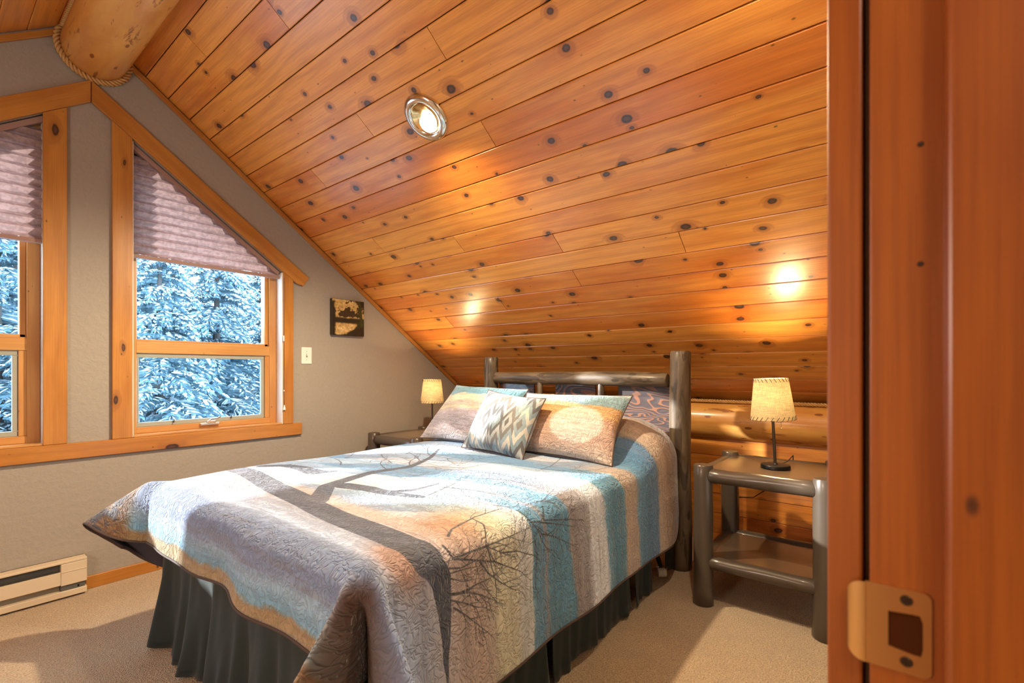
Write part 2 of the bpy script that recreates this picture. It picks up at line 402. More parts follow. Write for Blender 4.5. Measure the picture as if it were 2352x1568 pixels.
# door wall (south): opening between u=-.34 and .42, height 2.05
sb = bmesh.new(); DJ, DL, DH = .42, -.34, 2.03
def wallpoly(bm, pts, y0, y1):
    a = [bm.verts.new((u, y0, z)) for u, z in pts]; b = [bm.verts.new((u, y1, z)) for u, z in pts]
    bm.faces.new(a); bm.faces.new(b[::-1]); n = len(pts)
    for i in range(n): bm.faces.new((a[i], a[(i+1) % n], b[(i+1) % n], b[i]))
wallpoly(sb, [(UW, 0), (DL-.02, 0), (DL-.02, zc(DL-.02)+.02), (UW, zc(UW)+.02)], -.10, VB)
wallpoly(sb, [(DL-.02, DH+.02), (DJ+.02, DH+.02), (DJ+.02, zc(DJ+.02)+.02), (DL-.02, zc(DL-.02)+.02)], -.10, VB)
wallpoly(sb, [(DJ+.02, 0), (UE+.1, 0), (UE+.1, zc(UE+.1)+.02), (RU, RZ+.02), (DJ+.02, zc(DJ+.02)+.02)], -.10, VB)
ws = bmo('wall_south', sb, M['paint']); tag(ws, kind='structure')
# hall behind the camera
hb = bmesh.new(); box_bm(-1.3, 1.3, -1.7, -1.6, 0, 2.4, bm=hb); box_bm(-1.4, -1.3, -1.7, -.1, 0, 2.4, bm=hb); box_bm(1.3, 1.4, -1.7, -.1, 0, 2.4, bm=hb)
hall = bmo('wall_hall', hb, M['paint']); tag(hall, kind='structure')
hc = box('ceiling_hall', -1.4, 1.4, -1.7, -.1, 2.4, 2.45, M['paint']); tag(hc, kind='structure')

# door frame: jambs, stop, casing, strike plate
d1 = empty('door_1', (0, 0, 0)); tag(d1, kind='structure')
box('jamb', DJ, DJ+.019, -.095, .0126, 0, DH, M['jamb'], d1, .0012, 2, 'zy')
box('door_stop', DJ-.011, DJ, -.095, -.0262, 0, DH, M['jamb'], d1, .0035, 3, 'zy')
box('casing', DJ+.004, DJ+.095, .0165, .0378, 0, DH+.09, M['jamb'], d1, .002, 2, 'z')
box('jamb', DL-.019, DL, -.095, .0126, 0, DH, M['jamb'], d1, .0012, 2, 'zy')
box('casing', DL-.095, DL-.004, .0165, .0378, 0, DH+.09, M['jamb'], d1, .002, 2, 'z')
box('head_jamb', DL, DJ, -.095, .0126, DH, DH+.019, M['jamb'], d1, .0012, 2)
box('casing', DL-.004, DJ+.004, .0165, .0378, DH+.004, DH+.09, M['jamb'], d1, .002, 2)
# strike plate on the jamb: plate with latch hole, curved lip, two screws (local x = y world, local y = z)
def strike():
    bm = bmesh.new(); zc_, h2 = .9735, .0285
    y0, y1 = -.0205, .0150; hy0, hy1, hz0, hz1 = -.0160, .0022, .9590, .9860
    th = .0016; x = DJ-th
    oy, oz = (hy0+hy1)/2, (hz0+hz1)/2; outer, inner = [], []; rr = .005
    corners_ = [(y1, zc_-h2), (y1, zc_+h2)]
    pts = [(y1, zc_-h2), (y1, zc_)] + [(y1, zc_+h2)]
    for cy_, cz_, a0_ in ((y0+rr, zc_+h2-rr, 90), (y0+rr, zc_-h2+rr, 180)):
        pts += [(cy_+rr*math.cos(math.radians(a0_+15*i)), cz_+rr*math.sin(math.radians(a0_+15*i))) for i in range(7)]
        if a0_ == 90: pts += [(y0, hz1), (y0, hz0)]
    for py_, pz_ in pts:
        dy, dz = py_-oy, pz_-oz; k_ = min(abs((hy1-oy if dy > 0 else oy-hy0)/dy) if abs(dy) > 1e-9 else 9, abs((hz1-oz if dz > 0 else oz-hz0)/dz) if abs(dz) > 1e-9 else 9)
        outer.append((py_, pz_)); inner.append((oy+dy*k_, oz+dz*k_))
    rings = [[bm.verts.new((xx_, p_[0], p_[1])) for p_ in ring_] for xx_, ring_ in ((x, outer), (x, inner), (DJ-.0001, inner), (DJ-.0001, outer))]
    n_ = len(pts)
    for a_, b_ in ((0, 1), (1, 2), (2, 3), (3, 0)):
        for i in range(n_): j_ = (i+1) % n_; bm.faces.new((rings[a_][i], rings[a_][j_], rings[b_][j_], rings[b_][i]))
    # lip: curved tongue leaving the plate, sweeping past the casing edge
    n = 8; pr = []
    for i in range(n+1):
        t = i/n; yy = y1+.0105*math.sin(t*1.35); xx = x-.0015+.0*t+.012*(1-math.cos(t*1.35))*.35; hh = h2-.0005-.008*t**2
        pr.append((xx, yy, hh))
    top = []
    for xx, yy, hh in pr:
        top.append([bm.verts.new((xx, yy, zc_-hh)), bm.verts.new((xx, yy, zc_+hh)), bm.verts.new((xx+.0016, yy, zc_+hh)), bm.verts.new((xx+.0016, yy, zc_-hh))])
    for a, b in zip(top[:-1], top[1:]):
        for k in range(4): bm.faces.new((a[k], a[(k+1) % 4], b[(k+1) % 4], b[k]))
    bm.faces.new(top[0]); bm.faces.new(top[-1][::-1])
    return bm
sp = bmo('strike_plate', strike(), M['brass'], d1)
box('latch_hole', DJ-.0004, DJ+.0002, -.0160, .0022, .9590, .9860, plain('dark_hole', (.06, .018, .006), 1, Specular_IOR_Level=0), d1)
for zz in (.9945, .9530):
    bm = bmesh.new(); bmesh.ops.create_cone(bm, cap_ends=True, segments=20, radius1=.0038, radius2=.0030, depth=.0012)
    box_bm(-.0030, .0030, -.0004, .0004, -.0002, .0009, bm=bm); box_bm(-.0004, .0004, -.0030, .0030, -.0002, .0009, bm=bm)
    bmo('screw', bm, M['bronze'], sp, frame((DJ-.0019, -.0075, zz), (0, 1, 0), (0, 0, 1)) @ Matrix.Rotation(PI, 4, 'X'))
for zz in (1.301, 1.221):
    bm = bmesh.new(); bmesh.ops.create_cone(bm, cap_ends=True, segments=14, radius1=.0020, radius2=.0014, depth=.0008)
    bmo('nail_hole', bm, M['dark'], d1, frame((DJ-.0002, -.0148, zz), (0, 1, 0), (0, 0, 1)) @ Matrix.Rotation(PI, 4, 'X'))

# ------------------------------------------------------------------ ridge log, wall log, ropes, mouldings
lg = log('ridge_log', (.607, VB-.02, 2.832), (.607, V0+.05, 2.832), .150, .137, M['log'], None, .018, 3, 40, 30)
tag(lg, 'thick peeled golden log running along the roof ridge', 'beam')
ring = []
for i in range(61):
    a = math.radians(150+ (395-150)*i/60); ring.append((.607+.148*math.cos(a), V0-.014, 2.832+.148*math.sin(a)))
run = [(.607+.150*math.cos(math.radians(150)), y, 2.832+.150*math.sin(math.radians(150))) for y in (VB+.05, 1., 2., V0-.08)]
rp = link('rope', rope_me('rope', run+ring, .017, .06), M['rope']); tag(rp, 'manila rope edging the ridge log where it meets the grey gable wall', 'rope')
wl = log('wall_log', (3.385, VB, .812), (3.385, V0, .812), .122, .118, M['log'], None, .02, 9, 40, 30)
tag(wl, 'long horizontal golden log along the low wall behind the bed and lamps', 'beam')
rp2 = link('rope', rope_me('rope', [(3.345, y, .944) for y in (VB, 1.2, 2.4, V0-.01)], .0125, .05), M['rope']); tag(rp2, 'manila rope lying along the top of the horizontal wall log', 'rope')
# gable moulding under the planks
def along_slope(name, u0, u1, w, t, off, mat, parent, s=1, vface=V0, kind=None):
    """board lying on the gable wall under the slope; off = vertical distance of its top edge below the ceiling"""
    d = Vector((s, 0, SL)).normalized(); n = Vector((-SL*0+d.z, 0, -d.x)) if s == 1 else Vector((-d.z, 0, d.x))
    n = Vector((0, 1, 0)).cross(d); n = n if n.z < 0 else -n
    a = Vector((u0, vface, zc(u0)-off)); L = abs(u1-u0)*kk
    # local x along d, local y = up across; origin at the middle
    ay = -n; ax = d; az = ax.cross(ay)
    th = -t if az.y > 0 else t
    return a, ax, ay, L, th
tr1 = None
for s, ue in ((1, UE-.02), (-1, UW+.02)):
    u0 = RU+s*.10
    a, ax, ay, L, th = along_slope('m', u0, ue, .03, .018, .012, None, None, s)
    o = prism('trim_1', [(0, 0), (L, 0), (L, -.028), (0, -.028)], a, ax, ay, th, M['trim'], None, .002)
    o.name = 'trim_1' if s == 1 else 'trim_2'; tag(o, kind='structure')
bb = box('baseboard_north', .57, UE, V0-.014, V0, 0, .066, M['trim'], None, .002, 1); tag(bb, kind='structure')
bb = box('baseboard_north', UW, -.7, V0-.014, V0, 0, .066, M['trim'], None, .002, 1); bb.name = 'baseboard_north_west'; tag(bb, kind='structure')

# window casings (one shared trim set)
tc = empty('trim_3', (RU, V0, 0)); tag(tc, kind='structure')
ct = .022
def casing(pts, grain):
    """pts in (u,z) on the gable face"""
    cu = sum(p[0] for p in pts)/len(pts); cz = sum(p[1] for p in pts)/len(pts)
    g = Vector(grain).normalized(); ax = Vector((g.x, 0, g.y)); ay = Vector((-g.y, 0, g.x)); org = Vector((cu, V0-.0005, cz))
    loc = [((Vector((u, 0, z))-Vector((cu, 0, cz))).dot(ax), (Vector((u, 0, z))-Vector((cu, 0, cz))).dot(ay)) for u, z in pts]
    az = ax.cross(ay)  # -y
    return prism('casing_board', loc, org, ax, ay, ct if az.y < 0 else -ct, M['trim'], tc, .0025)
zt = lambda u: 2.677-.72*abs(u-RU); zb = lambda u: 2.563-.72*abs(u-RU)
casing([(RU+.0015, zt(RU)), (1.793, 1.814), (1.748, 1.753), (1.70, zb(1.70)), (RU+.0015, zb(RU))], (1, -.72))
casing([(RU-.0015, zt(RU)), (-.611, 1.814), (-.566, 1.753), (-.518, zb(-.518)), (RU-.0015, zb(RU))], (1, .72))
casing([(.677, .776), (.766, .776), (.766, zb(.766)-.001), (.677, zb(.677)-.001)], (0, 1))
casing([(1.605, .776), (1.676, .776), (1.676, zb(1.676)-.001), (1.605, zb(1.605)-.001)], (0, 1))
casing([(.408, .776), (.497, .776), (.497, zb(.497)-.001), (.408, zb(.408)-.001)], (0, 1))
casing([(-.494, .776), (-.423, .776), (-.423, zb(-.423)-.001), (-.494, zb(-.494)-.001)], (0, 1))
casing([(-.557, .694), (1.739, .694), (1.739, .775), (-.557, .775)], (1, 0))

# windows
def window(n, u0, u1, mirror):
    wn = empty('window_%d' % n, ((u0+u1)/2, V0, .776)); tag(wn, kind='structure')
    F0, F1 = 3.385, 3.46; z0 = .780
    zt_ = lambda u: zb(u)-.004
    # jamb liners (return of the opening)
    for ua, ub in ((u0, u0+.006), (u1-.006, u1)):
        um = (ua+ub)/2
        box('jamb_liner', ua, ub, V0-.012, F0+.02, .778, zt_(um)-.006, M['whitevinyl'], wn, 0, 1, 'zy')
    box('sill_board', u0+.006, u1-.006, V0-.015, F0+.02, .776, .786, M['sash'], wn, .001)
    a0, a1 = u0+.008, u1-.008
    fw = .045
    for ua, ub in ((a0-.002, a0+.030), (a1-.048, a1)):
        box('stile', ua, ub, F0, F1, z0, min(zt_(ua), zt_(ub))-.02, M['sash'], wn, .002, 1, 'z')
        box('stile_bead', (ub if ua < RU*0+u0+.05 else ua-.024), (ub+.006 if ua < u0+.05 else ua), F0+.018, F1, 1.315, min(zt_(ua), zt_(ub))-.02, M['sash'], wn, .002, 1, 'z')
    box('mid_rail', a0+.028, a1-.046, F0-.001, F1, 1.249, 1.315, M['sash'], wn, .002)
    box('mid_rail_bead', a0+.03, a1-.05, F0+.018, F1, 1.315, 1.330, M['sash'], wn, .002)
    box('bottom_rail', a0+.028, a1-.046, F0-.001, F1, .786, .822, M['sash'], wn, .002)
    # sloped head
    d = Vector((1, 0, -.72 if not mirror else .72)).normalized(); ay = Vector((-d.z, 0, d.x)); L = (a1-a0)*kk
    prism('head_rail', [(0, 0), (L, 0), (L, -.04), (0, -.04)], (a0, F0, zt_(a0)-.004), d, ay, -.075 if d.cross(ay).y < 0 else .075, M['sash'], wn, .002)
    # awning sash (lower)
    s0, s1, sz0, sz1 = a0+.030, a1-.078, .8215, 1.2495
    bm = bmesh.new(); sv0, sv1 = F0+.012, F0+.035
    for q in ((s0, s1, sz1-.026, sz1), (s0, s1, sz0, sz0+.026), (s0, s0+.014, sz0+.026, sz1-.026), (s1-.020, s1, sz0+.026, sz1-.026)):
        box_bm(q[0], q[1], sv0, sv1, q[2], q[3], .002, 1, bm)
    bmo('awning_sash', bm, M['vinyl'], wn)
    box('side_bead', s1+.001, a1-.047, F0+.004, F1, .822, 1.249, M['sash'], wn, .002, 1, 'z')
    # panes
    link('pane', mesh('pane', [(s0+.01, F0+.03, sz0+.02), (s1-.015, F0+.03, sz0+.02), (s1-.015, F0+.03, sz1-.02), (s0+.01, F0+.03, sz1-.02)], [(0, 1, 2, 3)]), M['glass'], wn, Matrix.Identity(4))
    ua, ub = a0+.034, a1-.070
    link('pane', mesh('pane', [(ua, F0+.04, 1.328), (ub, F0+.04, 1.328), (ub, F0+.04, zt_(ub)-.03), (ua, F0+.04, zt_(ua)-.03)], [(0, 1, 2, 3)]), M['glass'], wn, Matrix.Identity(4))
    # crank operator
    um = (u0+u1)/2-.01
    bm = bmesh.new(); box_bm(um-.055, um+.055, F0-.022, F0+.006, .806, .820, .004, 2, bm); box_bm(um-.02, um+.03, F0-.030, F0-.006, .818, .834, .005, 2, bm)
    cr = bmo('crank_base', bm, M['chrome'], wn, T(0, 0, 0))
    me = smooth_me(tube_me('crank_handle', [(um-.01, F0-.022, .83), (um+.0, F0-.032, .842), (um+.035, F0-.036, .846), (um+.05, F0-.038, .856)], [.006, .005, .0045, .006], 10)); link('crank_handle', me, M['chrome'], cr, T(0, 0, 0))
    for du in (-.19, .13):
        box('latch_pin', um+du-.002, um+du+.002, F0-.004, F0+.008, .835, .856, M['bronze'], wn)
    return wn
window(1, .766, 1.605, False); window(2, 2*RU-1.605, 2*RU-.766, True)

# pleated blinds
def blind(n, u0, u1, lab, mirror):
    root = empty('pleated_blind', ((u0+u1)/2, 3.352, 1.79), 0, lab, 'blind', 'pleated window blinds')
    zt_ = lambda u: zb(u)-.035
    zb_ = 1.806; pitch = .0245; rows = int((zt_(u0 if not mirror else u1)-zb_)/pitch)+1
    vs_, fs = [], []; prev = None
    for i in range(rows+1):
        z = zb_+i*pitch
        # width at this height, cut by slope
        lim = RU+(2.563-.035-z)/.72 if not mirror else RU-(2.563-.035-z)/.72
        ua, ub = (u0, min(u1, lim)) if not mirror else (max(u0, lim), u1)
        if ub-ua < .02: break
        y = 3.352+(.016 if i % 2 else -.016)
        vs_ += [(ua, y, z), (ub, y, z)]; k = len(vs_)
        if i: fs.append((k-4, k-3, k-1, k-2))
    link('pleated_fabric', mesh('pleated_fabric', vs_, fs), M['blind'], root, Matrix.Identity(4))
    box('bottom_rail', u0, u1, 3.338, 3.366, 1.786, 1.806, M['sockettan'], root, .002)
    d = Vector((1, 0, -.72 if not mirror else .72)).normalized(); ay = Vector((-d.z, 0, d.x)); L = (u1-u0)*kk
    h = prism('head_rail', [(0, 0), (L, 0), (L, -.026), (0, -.026)], (u0, 3.332, zb(u0)-.006), d, ay, -.035 if d.cross(ay).y < 0 else .035, M['sockettan'], root, .002)
    return root
b1 = blind(1, .772, 1.598, 'mauve pleated blind half drawn over the window nearest the small painting', False)
b2 = blind(2, 2*RU-1.598, 2*RU-.772, 'mauve pleated blind on the window at the left edge of the photo', True)
# pull cord of the right blind
me = tube_me('pull_cord', [(1.606, 3.292, 1.79), (1.606, 3.290, 1.4), (1.607, 3.290, 1.2), (1.605, 3.290, 1.02), (1.608, 3.290, .90)], .0012, 6); link('pull_cord', me, M['cord'], b1, Matrix.Identity(4))
me = lathe_me('cord_tassel', [(.0, .018), (.003, .016), (.004, .008), (.008, -.012), (.008, -.016), (0, -.016)], 12); link('cord_tassel', me, M['white'], b1, T(1.608, 3.290, .892))
box('cord_cleat', 1.600, 1.611, 3.290, 3.2975, 1.35, 1.39, M['white'], b1, .002)
box('cord_stop', 1.602, 1.609, 3.287, 3.294, 1.004, 1.014, M['white'], b1, .002)

# picture, switch, heater
def img(name, arr, cs='sRGB'):
    h, w_ = arr.shape[:2]; a = np.ones((h, w_, 4), np.float32); a[..., :3] = np.clip(arr, 0, 1)[::-1]
    im = bpy.data.images.new(name, w_, h); im.pixels.foreach_set(a.ravel()); im.update(); im.pack(); return im
def fract(h, w_, cy, cx_, octs=4, seed=0, rough=.5):
    """smooth value noise, cy x cx cells"""
    rs = np.random.RandomState(seed); out = np.zeros((h, w_)); amp = 1; tot = 0
    for o in range(octs):
        gy, gx = int(cy*2**o)+2, int(cx_*2**o)+2; g = rs.rand(gy, gx)
        y = np.linspace(0, gy-2, h, endpoint=False); x = np.linspace(0, gx-2, w_, endpoint=False)
        yi = y.astype(int); xi = x.astype(int); fy = y-yi; fx = x-xi; fy = fy*fy*(3-2*fy); fx = fx*fx*(3-2*fx)
        a = g[yi][:, xi]; b = g[yi][:, xi+1]; c = g[yi+1][:, xi]; d = g[yi+1][:, xi+1]
        out += amp*((a*(1-fx)+b*fx)*(1-fy)[:, None]+(c*(1-fx)+d*fx)*fy[:, None]); tot += amp; amp *= rough
    return out/tot
def lerp(a, b, t): return a*(1-t[..., None])+np.array(b)*t[..., None]
def sm(x, a, b): t = np.clip((x-a)/(b-a), 0, 1); return t*t*(3-2*t)
def painting():
    N = 256; y, x = np.mgrid[0:N, 0:N]/N; n = fract(N, N, 7, 7, 5, 3, .6); n2 = fract(N, N, 4, 12, 5, 4, .65)
    a = np.ones((N, N, 3))*np.array([.70, .58, .36]); a = lerp(a, (.80, .70, .50), sm(n, .4, .7))
    a = lerp(a, (.13, .10, .04), sm(n2+.9*np.abs(y-.58)*-3+.5, .55, .7)*sm(-np.abs(y-.58), -.11, -.04))          # far bank
    a = lerp(a, (.20, .14, .05), sm(n-.25*np.abs(y-.33)*4-.2*np.abs(x-.5)+.12, .44, .56)*(y < .5))            # branch mass
    a = lerp(a, (.13, .09, .03), sm(.13-x+n*.16, .08, .15)*sm(y, .02, .1))
    a = lerp(a, (.17, .10, .05), sm(x-y*1.0+n*.3, .84, .92)*(y < .35))
    a = lerp(a, (.14, .16, .05), sm(x+y*.5-1.12+n*.2, .04, .12)*sm(y, .5, .6))
    tr = np.abs(x-(.86+.14*(y-.2))) < .045; a[tr] = (.20, .21, .06)
    a = lerp(a, (.12, .09, .03), sm(y+x*.4+n*.1, 1.12, 1.2)); a *= (.75+.5*fract(N, N, 30, 30, 3, 9))[..., None]
    return a
def imgmat(name, arr, rough=.6, uv=True):
    g = G(name); t = g.N('TexImage', {'Vector': g.N('TexCoord').outputs['UV']}); t.image = img(name, arr); t.extension = 'EXTEND'
    g.set(Base_Color=t.outputs[0], Roughness=rough); return g, t
pg, _ = imgmat('lake_canvas_print', painting(), .5)
pic = empty('canvas_picture', (2.105, V0, 1.555), 0, 'small square canvas of a dark tree lined lake hanging on the grey wall', 'painting')
box('canvas_body', 1.966, 2.244, V0-.032, V0-.001, 1.418, 1.692, plain('canvas_side_dark', (.035, .022, .012), .7), pic, .002)
me = mesh('canvas_print', [(1.968, V0-.0325, 1.420), (2.242, V0-.0325, 1.420), (2.242, V0-.0325, 1.690), (1.968, V0-.0325, 1.690)], [(0, 1, 2, 3)])
uvl = me.uv_layers.new(); 
for i, uv in enumerate(((0, 0), (1, 0), (1, 1), (0, 1))): uvl.data[i].uv = uv
link('canvas_print', me, pg.m, pic, Matrix.Identity(4))
sw = empty('light_switch', (1.782, V0, 1.255), 0, 'white toggle light switch plate on the grey wall beside the window casing', 'switch')
box('cover_plate', 1.743, 1.820, V0-.006, V0, 1.196, 1.316, M['white'], sw, .002, 2)
box('toggle_slot', 1.777, 1.787, V0-.0072, V0-.005, 1.243, 1.268, plain('switch_slot_grey', (.25, .24, .22), .6), sw)
box('toggle', 1.7785, 1.7855, V0-.017, V0-.006, 1.254, 1.266, M['white'], sw, .0015)
for zz in (1.226, 1.286):
    box('screw', 1.780, 1.784, V0-.0072, V0-.0055, zz-.002, zz+.002, M['greymetal'], sw, .0006)
ht = empty('baseboard_heater', (-.05, V0-.04, 0), 0, 'cream electric baseboard heater along the foot of the gable wall', 'heater')
hu0, hu1, vf = -.62, .566, 3.252
box('back_plate', hu0, hu1, V0-.012, V0-.002, .012, .19, M['cream'], ht, .001)
box('top_panel', hu0, hu1, vf, V0-.002, .178, .190, M['cream'], ht, .002)
box('front_panel', hu0+.09, hu1-.10, vf+.002, vf+.006, .073, .139, M['cream'], ht, .001)
box('end_cap', hu1-.0995, hu1, vf, V0-.004, .068, .1765, M['cream'], ht, .002)
box('end_cap', hu0, hu0+.0895, vf, V0-.004, .068, .1765, M['cream'], ht, .002)
box('end_cap_ridge', hu1-.0985, hu1-.001, vf-.002, vf, .134, .138, M['cream'], ht, .0005)
box('bottom_rail', hu0, hu1, vf, V0-.004, .010, .040, M['cream'], ht, .002)
box('end_box', hu1-.099, hu1-.006, vf+.008, V0-.006, .039, .069, M['greymetal'], ht)
box('heating_element', hu0+.09, hu1-.10, vf+.02, V0-.014, .075, .125, M['greymetal'], ht)
bm = bmesh.new()
for i in range(120): u = hu0+.1+i*.0082; box_bm(u, u+.001, vf+.012, V0-.015, .085, .118, bm=bm)
tag(bmo('heating_fins', bm, M['greymetal'], ht), kind='stuff')
box('deflector', hu0+.09, hu1-.10, vf+.03, vf+.034, .14, .176, M['greymetal'], ht)
box('screw', .530, .537, vf+.004, vf+.009, .048, .056, M['blackmetal'], ht, .001)

# ------------------------------------------------------------------ recessed eyeball light on the slope
def can_light(cu, cv, power, lab):
    cn = Vector((-abs(SL), 0, -1)).normalized()
    cl = empty('recessed_ceiling_light', (cu, cv, zc(cu)), 0, lab, 'light', 'gimbal spotlights in the sloped ceiling')
    fm_ = frame((cu, cv, zc(cu)), (0, 1, 0), cn.cross(Vector((0, 1, 0)))); 
    if (fm_.to_3x3() @ Vector((0, 0, 1))).dot(cn) < 0: fm_ = fm_ @ Matrix.Rotation(PI, 4, 'X')
    link('trim_ring', lathe_me('trim_ring', [(.112, .0), (.113, .004), (.108, .013), (.098, .020), (.086, .022), (.074, .018), (.068, .010), (.066, .002)], 48), M['chrome'], cl, fm_)
    link('reflector', lathe_me('reflector', [(.068, .012), (.064, .020), (.052, .014), (.036, .004), (.0, .0005)], 40), plain('gold_reflector', (.9, .62, .28), .18, 1), cl, fm_ @ Matrix.Rotation(math.radians(0), 4, 'Y'))
    bm = bmesh.new(); bmesh.ops.create_uvsphere(bm, u_segments=24, v_segments=12, radius=.041); bmesh.ops.scale(bm, vec=(1, 1, .45), verts=bm.verts[:])
    dn = Vector((-.2, 0, -1)).normalized()
    bmo('bulb', bm, M['canbulb'], cl, fm_ @ T(-.004, 0, .020) if False else Matrix.Translation(Vector((cu, cv, zc(cu)))+cn*.022+Vector((.018, -.004, -.013))) @ (fm_.to_3x3().to_4x4()), True)
    ll = bpy.data.lights.new('ceiling_bulb_light', 'SPOT'); llo = bpy.data.objects.new('ceiling_bulb_light', ll); C.objects.link(llo)
    ll.energy = power; ll.color = (1, .78, .50); ll.spot_size = math.radians(165); ll.spot_blend = .6; ll.shadow_soft_size = .028
    llo.location = Vector((cu, cv, zc(cu)))+cn*.055; llo.rotation_euler = Vector((-.15, 0, -1)).to_track_quat('-Z', 'Y').to_euler()
can_light(1.500, 1.705, 210, 'round chrome gimbal spotlight glowing in the middle of the sloped plank ceiling')
can_light(1.25, .30, 60, 'added fill spotlight in a chrome gimbal, out of view on the slope by the doorway')  # added fill, brightens the near side of the bed and the floor

# ------------------------------------------------------------------ night tables
def night_table(loc, H, lab, seed):
    """local origin = floor point under the front leg that is nearest the door; +x to the knee wall, +y to the gable"""
    x0, y0 = loc; t = empty('log_night_table', (x0, y0, 0), 0, lab, 'table', 'log night tables beside the bed')
    D, Wd = .50, .505; r = .047; B = T(x0, y0, 0)
    for i, (a, b) in enumerate(((0, 0), (0, Wd), (D, 0), (D, Wd))):
        log('leg', B @ Vector((a, b, 0)), B @ Vector((a, b, H)), r, r*.96, M['tablelog'], t, .035, seed+i, 20, 12, .006)
    zt_ = H-.050; zl = .212
    for zz, rr in ((zt_, .036), (zl, .033)):
        for i, (p, q) in enumerate((((0, .03), (0, Wd-.03)), ((D, .03), (D, Wd-.03)), ((.03, 0), (D-.03, 0)), ((.03, Wd), (D-.03, Wd)))):
            log('rail', B @ Vector((*p, zz)), B @ Vector((*q, zz)), rr, rr, M['tablelog'], t, .05, seed+20+i, 18, 10, .008)
    box('top_board', x0+.005, x0+D-.005, y0+.005, y0+Wd-.005, zt_+.008, zt_+.030, M['tabletop'], t, .003)
    box('shelf', x0+.005, x0+D-.005, y0+.005, y0+Wd-.005, zl+.0, zl+.018, M['tabletop'], t, .003)
    return t, zt_+.030
t1, h1 = night_table((2.435, .225), .685, 'taupe log night table nearest the open doorway', 40)
t2, h2 = night_table((2.25, 2.66), .665, 'taupe log night table in the corner under the small painting', 80)

# ------------------------------------------------------------------ lamps
def lamp(x, y, z, tilt, lab, seed, wattage, s=1.0, ry=0):
    t = empty('table_lamp', (x, y, z), 0, lab, 'lamp', 'bedside lamps')
    B = T(x, y, z); Tl = B @ Matrix.Rotation(ry, 4, 'Z') @ Matrix.Rotation(tilt, 4, 'Y')
    link('base', lathe_me('base', [(0, 0), (.062, 0), (.066, .003), (.066, .016), (.063, .020), (.012, .021), (.008, .028), (0, .028)], 40), M['blackmetal'], t, B)
    link('pole', smooth_me(tube_me('pole', [(0, 0, .02), (0, 0, .30)], .0068, 14)), M['bronze'], t, Tl)
    S = Tl @ T(0, 0, .245); rb, rt_, hh = .100*s, .076*s, .200*s
    n = 48; prof = [(rb, 0), (rb-(rb-rt_)*.5, hh*.5), (rt_, hh), (rt_-.0015, hh), (rb-(rb-rt_)*.5-.0015, hh*.5), (rb-.0015, 0), (rb, 0)]
    sh = link('shade', lathe_me('shade', prof, n), M['shade'], t, S)
    # whip-stitch lacing at both rims
    for nm, r, zz, up in (('bottom_lacing', rb, .0, 1), ('top_lacing', rt_, hh, -1)):
        vs_, fs = [], []
        m = 26
        for i in range(m):
            a = 2*PI*i/m; a2 = a+.13
            for seg_, (aa, z_, ro) in enumerate(((a, zz-.002*up, .002), (a2, zz+.017*up, .002))):
                pass
            p0 = Vector(((r+.002)*math.cos(a), (r+.002)*math.sin(a), zz-.002*up)); r2 = r-(rb-rt_)*.017/hh*up
            p1 = Vector(((r2+.0016)*math.cos(a2), (r2+.0016)*math.sin(a2), zz+.017*up))
            p2 = Vector(((r-.003)*math.cos(a-.04), (r-.003)*math.sin(a-.04), zz-.0025*up)); p3 = Vector(((r2-.003)*math.cos(a2), (r2-.003)*math.sin(a2), zz+.017*up))
            d = (p1-p0).normalized(); side = d.cross(Vector((math.cos(a), math.sin(a), 0))).normalized()*.0011
            for A, Bp in ((p0, p1), (p2, p0)):
                k = len(vs_); out = Vector((math.cos(a), math.sin(a), 0))*.001
                vs_ += [A-side, A+side, Bp+side, Bp-side, A-side+out, A+side+out, Bp+side+out, Bp-side+out]
                fs += [(k, k+1, k+2, k+3), (k+4, k+5, k+6, k+7), (k, k+1, k+5, k+4), (k+2, k+3, k+7, k+6), (k+1, k+2, k+6, k+5), (k, k+3, k+7, k+4)]
        link(nm, mesh(nm, vs_, fs), M['lace'], sh, S)
    bm = bmesh.new(); bmesh.ops.create_uvsphere(bm, u_segments=16, v_segments=10, radius=.026)
    bmo('bulb', bm, M['bulb'], t, Tl @ T(0, 0, .355), True)
    link('socket', smooth_me(tube_me('socket', [(0, 0, .29), (0, 0, .335)], .014, 14)), M['bronze'], t, Tl)
    # pull chain
    cx2 = .028 if seed != 2 else -.02
    ch = tube_me('pull_chain', [(cx2*.6225, -cx2*.7826, .26), (cx2*.6225, -cx2*.7826, .200)], .0011, 6); link('pull_chain', ch, M['chrome'], t, B)
    bm = bmesh.new(); bmesh.ops.create_uvsphere(bm, u_segments=10, v_segments=8, radius=.0048); bmo('chain_bead', bm, M['brass'], t, B @ T(cx2*.6225, -cx2*.7826, .196), True)
    l = bpy.data.lights.new('lamp_bulb_light', 'POINT'); lo = bpy.data.objects.new('lamp_bulb_light', l); C.objects.link(lo)
    l.energy = wattage; l.color = (1, .70, .36); l.shadow_soft_size = .028; lo.location = (Tl @ T(0, 0, .355)).translation
    return t
L1 = lamp(2.66, .452, h1, math.radians(-3), 'lit linen shade lamp on the night table nearest the doorway', 1, 85, 1.0, math.radians(-50))
L2 = lamp(2.60, 2.885, h2, 0, 'lit linen shade lamp in the far corner beyond the pillows', 2, 85, .93)
me = smooth_me(tube_me('power_cord', [(2.72, .44, h1+.012), (2.80, .42, h1+.018), (2.90, .41, h1+.035), (2.97, .42, h1-.005), (3.02, .45, h1-.03), (3.03, .50, .56), (3.06, .56, .47), (3.10, .64, .40), (3.2, .75, .36), (3.3, .82, .34)], .0028, 8)); link('power_cord', me, M['cord'], L1, Matrix.Identity(4))

